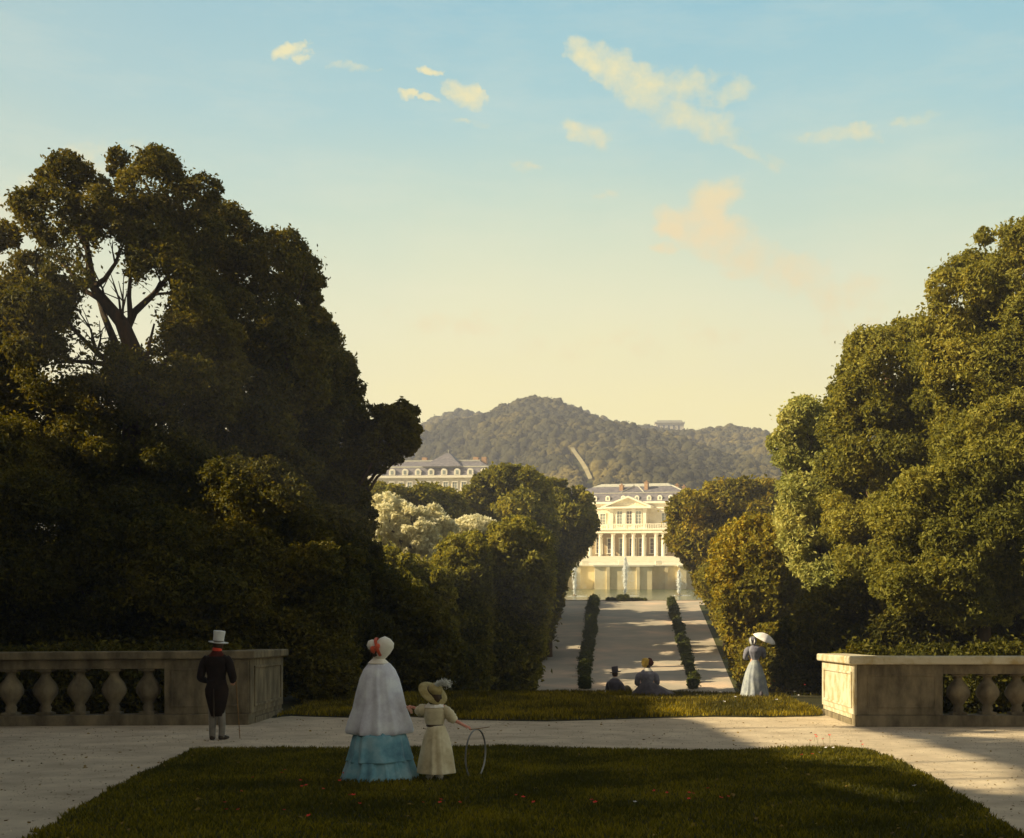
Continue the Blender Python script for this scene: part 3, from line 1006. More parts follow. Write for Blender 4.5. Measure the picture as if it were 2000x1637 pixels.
S.append(tree('clipped_hedge', 'farther clipped hedge block on the right side of the avenue', 'hedge',
     [[(1352, 1130), (1375, 1100), (1440, 1100), (1470, 1280), (1428, 1285), (1398, 1215), (1385, 1180), (1362, 1160)]], 76, 4.0, M['leaf_gold'], n=90, rmin=14, rmax=26, seed=43, cover=1.7, flat=1.0, group=HG, trunk_r=.2))
S.append(tree('lime_tree', 'light green sunlit tree nearest the palace on the right', 'tree',
     [[(1505, 880), (1505, 830), (1530, 790), (1565, 768), (1600, 772), (1650, 790), (1710, 900), (1730, 1340), (1600, 1340), (1580, 1180), (1535, 1080), (1510, 1000), (1525, 930)]], 50, 3.0, M['leaf_light'], n=120, rmin=20, rmax=48, seed=44, cover=1.6, trunk=1640))
S.append(tree('lime_tree', 'olive tree with orange top leaves between the light tree and the tall right tree', 'tree',
     [[(1605, 830), (1630, 750), (1645, 700), (1660, 645), (1700, 618), (1760, 622), (1800, 660), (1830, 760), (1850, 1340), (1660, 1340), (1640, 1150), (1610, 1000)]], 44, 3.0, M['leaf_mid'], n=130, rmin=24, rmax=56, seed=45, cover=1.6, trunk=1745,
     carve=lambda C: (lambda q: (((q[0] - 1738) / 26) ** 2 + ((q[1] - 725) / 34) ** 2 < 1) & (np.random.default_rng(2).uniform(0, 1, len(C)) < .8))(to_px(C)),
     extra_limbs=[([P(1745, 900, 44), P(1738, 800, 44), P(1735, 745, 44), P(1742, 705, 44), P(1735, 670, 44)], [.25, .2, .16, .09, .03]), ([P(1737, 745, 44), P(1722, 715, 44), P(1715, 690, 44)], [.09, .06, .03])]))
S.append(tree('lime_tree', 'tallest green tree cut by the right edge of the picture', 'tree',
     [[(1780, 680), (1785, 570), (1825, 525), (1860, 500), (1875, 460), (1925, 432), (1970, 445), (2040, 420), (2150, 400), (2260, 460), (2300, 1300), (1900, 1340), (1830, 1000)]], 38, 3.2, M['leaf_mid'], n=140, rmin=32, rmax=78, seed=46, cover=1.55, trunk=2050))
S.append(tree('laurel_thicket', 'bright sprays of leaves low in front of the right hand trees', 'thicket',
     [[(1700, 1010), (1740, 930), (1820, 900), (1900, 780), (1990, 760), (2120, 800), (2200, 1200), (1800, 1240), (1700, 1150)]], 34.5, 1.8, M['leaf_mid'], n=110, rmin=28, rmax=60, seed=47, cover=1.6, trunk=1920, ground=-1.2))
S.append(tree('evergreen_thicket', 'dark shrubbery behind the right balustrade and the lady with the parasol', 'thicket',
     [[(1520, 1240), (1560, 1160), (1650, 1120), (1760, 1140), (1900, 1120), (2150, 1080), (2200, 1362), (1500, 1362)]], 37.5, 2.0, M['leaf_dark'], n=130, rmin=26, rmax=60, seed=48, cover=1.6, ground=-2.2, trunk=1800))

print('leaves', sum(s[1] for s in S))

# ------------------------------------------------------------------ unseen trees added left of the view to shade the terrace
def shade_tree(i, x, y, h, R):
    rng = np.random.default_rng(100 + i)
    bl = []
    z0 = float(terrain(x, y))
    k = 0
    while k < 26 + h:
        v = rng.uniform(-1, 1, 3)
        if v @ v > 1: continue
        r = rng.uniform(1.1, 1.8)
        bl.append((x + v[0] * R, y + v[1] * R, z0 + h * .52 + v[2] * h * .44, r)); k += 1
    for k in range(8):
        bl.append((x + rng.uniform(-R, R) * .8, y + rng.uniform(-R, R) * .9, z0 + rng.uniform(.6, 2), rng.uniform(1.1, 1.5)))
    C, Nn = blob_leaves(bl, .34, 1.6, rng, light=True, cull=.3, shell=.7, sat=0)
    o = empty('unseen_chestnut_tree', (x, y, z0), 'broad chestnut in the row left of the terrace, tree %s' % ['by the steps', 'second', 'third', 'fourth', 'fifth', 'sixth', 'seventh', 'eighth', 'ninth', 'tenth', 'eleventh', 'twelfth'][i], 'tree', 'row of chestnuts left of the terrace')
    off = np.array([x, y, z0])
    leaf_mesh('crown', C - off, Nn, np.full(len(C), .34), M['leaf_dark'], o, .6, rng)
    b = bmesh.new(); f = Vector((0, 0, h * .35))
    limbs(b, (0, 0, -.2), f, .35, .25, rng, .1)
    for q in range(6):
        limbs(b, f, Vector(bl[q * 4][:3]) - Vector(off), .14, .03, rng, .2)
    bm_obj('trunk', b, M['bark'], o, True)


for i, (x, y, h, R) in enumerate([(-15, -4, 13, 3.6), (-15.5, 2, 14, 3.6), (-15.5, 8, 14, 3.6), (-17, 13.5, 14.5, 3.6), (-19.5, 19, 13.5, 3.4), (-22, 24.5, 13.5, 3.4),
                                   (-20, -1, 17, 4.0), (-20.5, 5.5, 18.5, 4.2), (-22, 11.5, 19.5, 4.4), (-23.5, 17, 19, 4.2), (-25, 30, 11, 3.4), (-12, -10, 13, 3.8)]):
    shade_tree(i, x, y, h, R)

def avenue_shade_tree(i, x, y, top, R):  # added out of sight behind the hedges to keep sun off the avenue
    rng = np.random.default_rng(200 + i)
    z0 = float(terrain(x, y)); h = top - z0
    bl = []
    while len(bl) < 22:
        v = rng.uniform(-1, 1, 3)
        if v @ v > 1: continue
        bl.append((x + v[0] * R, y + v[1] * R, z0 + h * .5 + v[2] * h * .38, rng.uniform(1.2, 1.9)))
    C, Nn = blob_leaves(bl, .34, 1.4, rng, light=True, cull=.3, shell=.6, sat=0)
    o = empty('hidden_linden_tree', (x, y, z0), '%s linden of the %s row in the grove left of the avenue' % (['first', 'second', 'third', 'fourth', 'fifth', 'sixth', 'seventh', 'eighth', 'ninth', 'tenth', 'eleventh', 'twelfth', 'last'][i // 2], 'near' if x > -15 else 'far'), 'tree', 'grove left of the avenue')
    off = np.array([x, y, z0])
    leaf_mesh('crown', C - off, Nn, np.full(len(C), .34), M['leaf_mid'], o, .6, rng)
    b = bmesh.new(); limbs(b, (0, 0, -.2), (0, 0, h * .5), .25, .12, rng, .1); bm_obj('trunk', b, M['bark'], o, True)


_i = 0
for yy in np.arange(44, 118, 6.0):
    for xx, frac in ((-12.5, 1.0), (-19.5, 1.0)):
        yq = yy + (3 if xx < -15 else 0)
        pxv = CX + F * xx / yq
        lim = (880 if yq > 72 else 1010) if pxv < 640 else (1010 if yq < 70 else (975 if pxv < 900 else 1000))
        top_ = EYE + (HY - lim) * yq / F - .6
        avenue_shade_tree(_i, xx, yq, top_, 2.9); _i += 1

# ------------------------------------------------------------------ woodland on the hill
def col_d(px, py):
    for d in np.arange(262, 618, 2.0):
        z = float(terrain((px - CX) * d / F, d)) + 2
        if HY - (z - EYE) * F / d < py: return d
    return 600.


PD = [col_d(1153, 940), col_d(1117, 878)]
print('strip', PD)


def woodland():
    rng = np.random.default_rng(77)
    cnt = 0
    xs, ys, rs = [], [], []
    while cnt < 21000:
        y = rng.uniform(268, 655)
        w = y / 620
        x = rng.uniform(-165 * w, 115 * w) if rng.uniform() < .9 else rng.uniform(-330, 300)
        # the open strip running down the hill
        px = CX + F * x / y
        r = rng.uniform(.9, 2.0) * (1.3 if rng.uniform() < .14 else 1)
        if PD[0] - 60 < y < PD[1]:
            c = np.interp(y, PD, [1153, 1117])
            if abs(px - c) < 3 + r * F / y and y > PD[0] - 20: continue
        xs.append(x); ys.append(y); rs.append(r); cnt += 1
    z = terrain(xs, ys)
    xs, ys, z, rs = map(np.asarray, (xs, ys, z, rs))
    bm = bmesh.new(); bmesh.ops.create_icosphere(bm, subdivisions=2, radius=1)
    tv = np.array([v.co[:] for v in bm.verts]); tf = np.array([[v.index for v in f.verts] for f in bm.faces]); bm.free()
    bm = bmesh.new(); bmesh.ops.create_icosphere(bm, subdivisions=1, radius=1)
    lv = np.array([v.co[:] for v in bm.verts]); lf = np.array([[v.index for v in f.verts] for f in bm.faces]); bm.free()
    px = CX + F * xs / ys
    ins = (px > 600) & (px < 1600)
    V, Fc, off = [], [], 0
    for sel, T, Q_ in ((ins, tv, tf), (~ins, lv, lf)):
        for i in np.where(sel)[0]:
            ph = rng.uniform(0, 6.28, 6); r = rs[i]
            k = 1 + .13 * np.sin(T[:, 0] * 5 + ph[0]) * np.sin(T[:, 1] * 5 + ph[1]) + .11 * np.sin(T[:, 2] * 8 + ph[2]) * np.sin(T[:, 0] * 9 + ph[3]) + .07 * np.sin(T[:, 1] * 14 + ph[4]) * np.sin(T[:, 2] * 13 + ph[5])
            k += rng.normal(0, .07, len(T))
            V.append(T * k[:, None] * (r, r, r * rng.uniform(.85, 1.25)) + (xs[i], ys[i], z[i] + r * .75))
            Fc.append(Q_ + off); off += len(T)
    # ragged leafy surface over the crowns
    for i in np.where(ins)[0]:
        n = 14; r = rs[i]
        d = rng.normal(0, 1, (n, 3)); d /= np.linalg.norm(d, axis=1, keepdims=True); d[:, 2] = np.abs(d[:, 2])
        p = d * r * rng.uniform(.95, 1.2, (n, 1)) + (xs[i], ys[i], z[i] + r * .75)
        nr = d + rng.normal(0, .5, (n, 3)); nr /= np.linalg.norm(nr, axis=1, keepdims=True)
        a = np.cross(nr, rng.normal(0, 1, (n, 3))); a /= np.linalg.norm(a, axis=1, keepdims=True); b_ = np.cross(nr, a)
        s_ = rng.uniform(.3, .6, (n, 1))
        V.append(np.stack([p + a * s_, p - a * s_ * .5 + b_ * s_ * .8, p - a * s_ * .5 - b_ * s_ * .8], 1).reshape(-1, 3))
        Fc.append(np.arange(3 * n).reshape(-1, 3) + off); off += 3 * n
    o = np_mesh('woodland', np.concatenate(V), np.concatenate(Fc), M['woodland'], smooth=True)
    tag(o, 'hazy woodland covering the far hill', 'woodland', kind='stuff')


M['woodland'] = mat_noise('woodland_crowns', [c4(.040, .042, .028), c4(.085, .080, .040), c4(.21, .17, .060)], scale=.03, detail=12.0, bump=1.0, bscale=1.3, bdist=1.0, rough=1, spec=0, lo=.32, hi=.68)
woodland()


def hill_path():
    V = []
    for k in range(24):
        t = k / 23
        y = PD[0] + t * (PD[1] - PD[0])
        c = np.interp(y, PD, [1153, 1117])
        for s in (-1, 1):
            x = (c + s * 4 - CX) * y / F
            V.append((x, y, float(terrain(x, y)) + 2.5))
    i = np.arange(23) * 2
    tag(np_mesh('hill_clearing', V, np.stack([i, i + 1, i + 3, i + 2], 1), mat_noise('dry_grass', [c4(.22, .19, .11), c4(.34, .30, .18)], scale=.2)), kind='structure')


hill_path()


def hill_house():
    c = P(1308, 839, 640)
    o = empty('hilltop_house', (c.x, c.y, c.z - 12), 'long low pale building on the far hilltop', 'building')
    b = bmesh.new(); box(-7.3, 7.3, 0, 8, 0, 15.2, b); bm_obj('wall', b, M['facade'], o)
    b = bmesh.new(); box(-7.8, 7.8, -.5, 8.5, 15.2, 16.0, b); add_box(b, (0, 4, 16.5), (13.2, 5, 1.0)); bm_obj('roof', b, M['lead'], o)
    for k in range(5):
        b = bmesh.new(); box(-6.2 + k * 2.6, -5.2 + k * 2.6, -.05, .02, 12.2, 14.2, b); bm_obj('window', b, M['slate'], o)


hill_house()

# ------------------------------------------------------------------ palace
M['glass'] = mat_noise('window_glass', [c4(.20, .22, .20), c4(.34, .38, .34)], scale=.6, rough=.25, bump=.05, spec=.5)
M['dark_open'] = mat_noise('dark_doorway', [c4(.10, .085, .07), c4(.17, .14, .11)], scale=.6, rough=.9)
M['shade_wall'] = mat_noise('loggia_shade_tone', [c4(.36, .27, .15), c4(.50, .38, .21)], scale=.5, rough=.9)  # brownish ochre carries the shade of the portico recess


def prism(bm, pts, y0, y1):
    """extrude polygon given in x,z between y0 and y1"""
    a = [bm.verts.new((x, y0, z)) for x, z in pts]; b = [bm.verts.new((x, y1, z)) for x, z in pts]
    bm.faces.new(a); bm.faces.new(b[::-1])
    n = len(pts)
    for i in range(n):
        j = (i + 1) % n
        bm.faces.new((a[i], b[i], b[j], a[j]))
    return bm


def frustum(bm, x0, x1, y0, y1, z0, X0, X1, Y0, Y1, z1):
    a = [bm.verts.new(q) for q in ((x0, y0, z0), (x1, y0, z0), (x1, y1, z0), (x0, y1, z0))]
    b = [bm.verts.new(q) for q in ((X0, Y0, z1), (X1, Y0, z1), (X1, Y1, z1), (X0, Y1, z1))]
    bm.faces.new(a[::-1]); bm.faces.new(b)
    for i in range(4):
        j = (i + 1) % 4
        bm.faces.new((a[i], a[j], b[j], b[i]))
    return bm


def dormer(parent, x, y, z, w=.95, h=1.0):
    b = bmesh.new()
    pts = [(x - w / 2, z), (x - w / 2, z + h * .6)] + [(x + w / 2 * math.cos(a), z + h * .6 + w * .45 * math.sin(a)) for a in np.linspace(math.pi, 0, 7)[1:-1]] + [(x + w / 2, z + h * .6), (x + w / 2, z)]
    prism(b, pts, y, y + 1.3)
    d = bm_obj('dormer', b, M['facade_trim'], parent)
    b = bmesh.new(); box(x - w * .2, x + w * .2, y - .04, y + .01, z + .15, z + h * .72, b)
    bm_obj('window', b, M['glass'], d)


def window(parent, x, y, z0, z1, w, mat='glass', arch=False):
    b = bmesh.new(); box(x - w / 2, x + w / 2, y - .05, y - .003, z0, z1, b)
    o = bm_obj('window', b, M[mat], parent)
    b = bmesh.new()
    t = .13
    box(x - w / 2 - t, x - w / 2, y - .14, y - .004, z0, z1, b); box(x + w / 2, x + w / 2 + t, y - .14, y - .004, z0, z1, b)
    box(x - w / 2 - t - .05, x + w / 2 + t + .05, y - .18, y - .004, z1 + .002, z1 + .2, b)
    box(x - .035, x + .035, y - .09, y - .052, z0, z1, b)
    for q in (1, 2, 3):
        zz = z0 + (z1 - z0) * q / 4
        box(x - w / 2, x - .037, y - .08, y - .052, zz - .025, zz + .025, b); box(x + .037, x + w / 2, y - .08, y - .052, zz - .025, zz + .025, b)
    bm_obj('frame', b, M['facade_trim'], o)
    b = bmesh.new(); box(x - w / 2 - .2, x + w / 2 + .2, y - .26, y - .005, z0 - .15, z0 - .002, b)
    bm_obj('sill', b, M['facade_trim'], o)
    return o


def palace():
    base = P(1222, 1089, 225)
    o = empty('palace', base, 'cream palace with columned portico, pediment and slate roof at the end of the avenue', 'palace', rz=math.radians(-16))
    k = .0965 / 1.0
    X = lambda px: (px - 1222) * k
    YB = 3.0      # main wall plane
    b = bmesh.new(); box(-13, 11.4, YB, YB + 13, -.6, 9.9, b)
    bm_obj('wall', b, M['facade'], o)
    b = bmesh.new(); box(-8.2, 8.3, YB - .06, YB - .002, 0, 4.4, b); bm_obj('loggia_shade_panel', b, M['shade_wall'], o)  # added panel, its colour stands in for shade behind the columns
    # entablature, balcony and balustrade over the colonnade
    b = bmesh.new(); box(-8.2, 8.3, -.55, YB - .003, 4.45, 5.0, b, .05); bm_obj('entablature', b, M['facade_trim'], o)
    b = bmesh.new(); box(-8.45, 8.55, -.8, YB - .004, 5.003, 5.22, b, .05)
    bm_obj('cornice', b, M['facade_trim'], o)
    b = bmesh.new()
    for x0, x1 in ((-8.3, -3.4), (-3.3, 3.6), (3.7, 8.4)):
        box(x0, x1, -.62, -.42, 6.0, 6.12, b)
        n = int((x1 - x0) / .32)
        for q in range(n + 1):
            x = x0 + .1 + (x1 - x0 - .2) * q / n
            box(x - .06, x + .06, -.58, -.46, 5.222, 5.998, b)
        box(x0 - .12, x0 + .1, -.66, -.38, 5.223, 6.2, b)
    bm_obj('balcony_balustrade', b, M['facade_trim'], o)
    # columns
    for px in (1152, 1172, 1197, 1219, 1237, 1257, 1281, 1295):
        b = bmesh.new()
        lathe(b, [(.46, 0), (.46, .16), (.38, .22), (.40, .3), (.345, .42), (.335, 2.2), (.30, 3.9), (.36, 4.0), (.33, 4.06), (.46, 4.24), (.48, 4.445)], (X(px), 0.1, 0), 16)
        bm_obj('column', b, M['facade_trim'], o, True)
    b = bmesh.new(); box(-9, 9, -1.4, YB - .01, -.6, -.003, b, .04); bm_obj('portico_floor', b, M['facade_trim'], o)
    # ground floor openings behind the columns
    for px, w in ((1161, 1.1), (1184, 1.2), (1208, 1.25), (1228, 1.25), (1247, 1.25), (1269, 1.3), (1289, .8)):
        window(o, X(px), YB - .06, .15 if px in (1208, 1228, 1247) else .8, 3.5, w, 'dark_open' if px != 1208 else 'glass')
    # central upper bay
    b = bmesh.new(); box(X(1190), X(1258), 1.2, YB - .002, 5.23, 8.95, b); bm_obj('central_bay', b, M['facade'], o)
    for px in (1191.5, 1216.5, 1235, 1256.5):
        b = bmesh.new(); box(X(px) - .28, X(px) + .28, .98, 1.198, 5.24, 8.93, b, .03); box(X(px) - .36, X(px) + .36, .9, .978, 8.5, 8.92, b)
        bm_obj('pilaster', b, M['facade_trim'], o)
    for px, mt in ((1207, 'glass'), (1226, 'dark_open'), (1244, 'glass')):
        window(o, X(px), 1.2, 6.1, 8.45, .92, mt)
    b = bmesh.new(); box(X(1172), X(1270), .3, YB - .006, 8.955, 9.3, b, .04); bm_obj('entablature', b, M['facade_trim'], o)
    b = bmesh.new(); prism(b, [(X(1178), 9.303), (X(1225), 11.0), (X(1266), 9.303)], 1.1, 3.6)
    ped = bm_obj('pediment', b, M['facade'], o)
    b = bmesh.new()
    prism(b, [(X(1172), 9.304), (X(1225), 11.25), (X(1225), 10.96), (X(1180), 9.304)], .35, 3.7)
    prism(b, [(X(1272), 9.304), (X(1264), 9.304), (X(1225.05), 10.96), (X(1225.05), 11.25)], .35, 3.7)
    bm_obj('moulding', b, M['facade_trim'], ped)
    for dx, s in ((-1.4, .3), (-.8, .38), (0, .5), (.8, .38), (1.4, .3)):
        b = bmesh.new(); lathe(b, [(.02, -s * .5), (s * .4, -s * .2), (s * .45, .1), (s * .25, s * .4), (.02, s * .5)], (X(1224) + dx, 1.08, 9.85), 8, sy=.3)
        bm_obj('relief', b, M['facade_trim'], ped, True)
    # windows beside the bay
    for px in (1143, 1168, 1290, 1316):
        window(o, X(px), YB, 6.0, 8.1, .95)
    # string course and main cornice
    b = bmesh.new(); box(-13.2, 11.6, YB - .2, YB + 13.2, 9.0, 9.15, b); bm_obj('string_course', b, M['facade_trim'], o)
    b = bmesh.new(); box(-13.5, 11.95, YB - .55, YB + 13.5, 9.903, 10.3, b, .06); bm_obj('cornice', b, M['facade_trim'], o)
    # roof
    y0, y1 = YB - .35, YB + 13.3
    b = bmesh.new(); frustum(b, -13.3, 11.7, y0, y1, 10.302, -12.0, 10.4, y0 + 1.0, y1 - 1, 11.9)
    r = bm_obj('roof', b, M['slate'], o)
    b = bmesh.new(); box(-12.1, 10.5, y0 + .93, y1 - .93, 11.902, 12.02, b); bm_obj('lead_band', b, M['lead'], r)
    b = bmesh.new(); frustum(b, -11.95, 10.35, y0 + 1.05, y1 - 1.05, 12.022, -8.3, 7.0, y0 + 4.0, y1 - 4.0, 13.3)
    bm_obj('upper_slope', b, M['slate'], r)
    b = bmesh.new(); frustum(b, -8.45, 7.15, y0 + 3.9, y1 - 3.9, 13.302, -7.0, 6.0, y0 + 5.4, y1 - 5.4, 13.95); bm_obj('ridge_cap', b, M['lead'], r)
    for (xa, ya, za, xb, yb, zb) in ((10.4, y0 + 1, 12.0, 7.1, y0 + 3.95, 13.4), (11.7, y0 + .02, 10.35, 10.45, y0 + 1, 12.0), (X(1202), y0 + 1.2, 12.1, X(1221), y0 + 3.8, 13.45), (X(1247), y0 + 1.2, 12.1, X(1228), y0 + 3.8, 13.45)):
        b = bmesh.new(); tube(b, [(xa, ya, za), (xb, yb, zb)], [.12, .12], 6)
        bm_obj('hip_flashing', b, M['lead'], r)
    b = bmesh.new(); tube(b, [(X(1224), y0 + 2.2, 10.6), (X(1224), y0 + 2.4, 14.4)], [.06, .03], 6); bm_obj('lightning_rod', b, M['dark_open'], r)
    for px in (1128, 1152, 1178, 1209, 1236, 1260, 1281, 1302):
        dormer(r, X(px), y0 + .12, 10.5, .85, .95)
    for px, yy, zt in ((1199, 2.6, 13.4), (1248, 2.8, 13.9), (1301, 6.0, 13.5), (1310, 8.0, 13.3)):
        b = bmesh.new(); box(X(px) - .32, X(px) + .32, y0 + yy - .5, y0 + yy + .5, 12.0, zt, b); box(X(px) - .4, X(px) + .4, y0 + yy - .58, y0 + yy + .58, zt + .002, zt + .14, b)
        c = bm_obj('chimney', b, M['brick'], r)
        b = bmesh.new()
        for dy in (-.28, 0, .28): lathe(b, [(.1, zt + .143), (.08, zt + .45)], (X(px), y0 + yy + dy, 0), 8)
        bm_obj('chimney_pot', b, M['brick'], c)


palace()


def wing():
    base = P(862, 1080, 252)
    s = 252 / F
    o = empty('palace_wing', base, 'distant palace wing with long grey slate roof and dormers above the left hedges', 'palace wing', rz=math.radians(-6))
    z = lambda py: (1080 - py) * s
    x = lambda px: (px - 862) * s
    b = bmesh.new(); box(x(640), x(958), 0, 12, -2, z(934), b); bm_obj('wall', b, M['facade'], o)
    b = bmesh.new(); box(x(636), x(962), -.5, 12.5, z(934) + .003, z(929), b, .05); bm_obj('cornice', b, M['facade_trim'], o)
    b = bmesh.new(); frustum(b, x(637), x(961), -.3, 12.3, z(929) + .003, x(648), x(952), .9, 11.1, z(911)); r = bm_obj('roof', b, M['slate'], o)
    b = bmesh.new(); frustum(b, x(646), x(954), .8, 11.2, z(911) + .003, x(668), x(930), 4.4, 7.6, z(898)); bm_obj('upper_slope', b, M['slate'], r)
    b = bmesh.new(); box(x(668), x(930), 4.3, 7.7, z(898) + .003, z(895), b); box(x(645), x(955), .7, .8, z(912.5), z(910), b); bm_obj('lead_band', b, M['lead'], r)
    b = bmesh.new(); frustum(b, x(822), x(902), -.2, 12, z(911) + .01, x(860), x(866), 5, 6.4, z(881)); bm_obj('pavilion_roof', b, M['slate'], r)
    b = bmesh.new(); tube(b, [(x(863), 5.6, z(882)), (x(863), 5.6, z(874))], [.12, .04], 6); bm_obj('finial', b, M['lead'], r)
    for px in range(660, 955, 26):
        dormer(r, x(px), -.35, z(928), 1.25, 1.3)
    for px in (700, 745, 815, 919, 936):
        b = bmesh.new(); box(x(px) - .5, x(px) + .5, 5, 6.2, z(905), z(889), b); c = bm_obj('chimney', b, M['brick'], r)
    for px in range(655, 955, 18):
        window(o, x(px), 0, z(962), z(942), .9)
    # lower storeys
    for px in range(655, 955, 18):
        window(o, x(px), 0, z(1000), z(972), .9)


wing()

# ------------------------------------------------------------------ fountains
m, t, out = mat_new('white_water')
d = nd(t, 'ShaderNodeBsdfPrincipled'); d.inputs['Base Color'].default_value = c4(.93, .95, .95); d.inputs['Roughness'].default_value = .35
tr = nd(t, 'ShaderNodeBsdfTranslucent'); tr.inputs[0].default_value = c4(.95, .97, .97)
mx = nd(t, 'ShaderNodeMixShader'); mx.inputs[0].default_value = .5
t.links.new(d.outputs[0], mx.inputs[1]); t.links.new(tr.outputs[0], mx.inputs[2]); t.links.new(mx.outputs[0], out.inputs[0])
M['jet'] = m


def fountain(px, ybase, ytop, d, lab, seed, wmul=1.0):
    rng = np.random.default_rng(seed)
    x = (px - CX) * d / F
    h = (ybase - ytop) * d / F
    o = empty('fountain_jet', (x, d, -.95), lab, 'fountain', 'fountain jets in the pool')
    n = int(2600 * wmul)
    t_ = rng.uniform(0, 1, n) ** .8
    rad = (.035 + .12 * np.sin(t_ ** 1.2 * math.pi) + .015) * np.abs(rng.normal(0, .8, n))
    a = rng.uniform(0, 6.28, n)
    c = np.stack([np.cos(a) * rad, np.sin(a) * rad, t_ * h], 1)
    leaf_mesh('jet', c, rng.normal(0, 1, (n, 3)), rng.uniform(.07, .2, n), M['jet'], o, .45, rng)
    n = int(900 * wmul)
    t_ = rng.uniform(0, 1, n)
    c = np.stack([.15 + (1 - t_) * rng.uniform(0, 1, n) ** 1.3 * 1.4, rng.normal(0, .3, n), t_ ** .8 * h * .93], 1)
    leaf_mesh('spray', c, rng.normal(0, 1, (n, 3)), rng.uniform(.03, .09, n), M['jet'], o, .4, rng)
    b = bmesh.new(); lathe(b, [(.30, -.5), (.34, .04), (.2, .12), (.08, .2), (.07, .3)], (0, 0, 0), 16)
    bm_obj('nozzle', b, M['stone'], o, True)
    n = 260
    a = rng.uniform(0, 6.28, n); r = rng.uniform(.2, 1.1, n)
    leaf_mesh('foam', np.stack([np.cos(a) * r + .3, np.sin(a) * r, rng.uniform(.02, .08, n)], 1), np.tile([0, 0, 1.], (n, 1)), rng.uniform(.06, .2, n), M['jet'], o, .6, rng)


fountain(1122, 1164, 1094, 130, 'left fountain jet in front of the golden wall', 1, .8)
fountain(1221, 1162, 1086, 131, 'tall middle fountain jet on the axis of the avenue', 2, 1.5)
fountain(1326, 1158, 1108, 133, 'thin right fountain jet near the clipped tree', 3, .7)

# ------------------------------------------------------------------ balustrades
BAL_L = [(.115, 0), (.115, .05), (.085, .07), (.10, .13), (.075, .18), (.13, .27), (.195, .38), (.205, .46), (.17, .56), (.10, .66), (.07, .72), (.075, .76), (.12, .785), (.13, .82)]


def baluster(parent, x, y, z, h=.82, fat=1.0):
    b = bmesh.new()
    s = h / .82
    lathe(b, [(r * fat, zz * s) for r, zz in BAL_L], (x, y, z), 20)
    box(x - .14, x + .14, y - .14, y + .14, z - .0, z + .05 * s, b)
    box(x - .15, x + .15, y - .15, y + .15, z + .785 * s, z + h - .001, b)
    o = bm_obj('baluster', b, M['stone'], parent, False)
    for p in o.data.polygons: p.use_smooth = len(p.vertices) == 4 and abs(p.normal.z) < .98 and p.area < .01
    return o


def sunk_panel(bm, x0, x1, z0, z1, y, fw=.04, depth=.014):
    """raised moulding that outlines a panel on a face at y looking to -y"""
    for (a, b_, c, d_) in ((x0, x1, z1 - fw, z1), (x0, x1, z0, z0 + fw), (x0, x0 + fw, z0 + fw + .001, z1 - fw - .001), (x1 - fw, x1, z0 + fw + .001, z1 - fw - .001)):
        box(a, b_, y - depth, y - .002, c, d_, bm, .008)


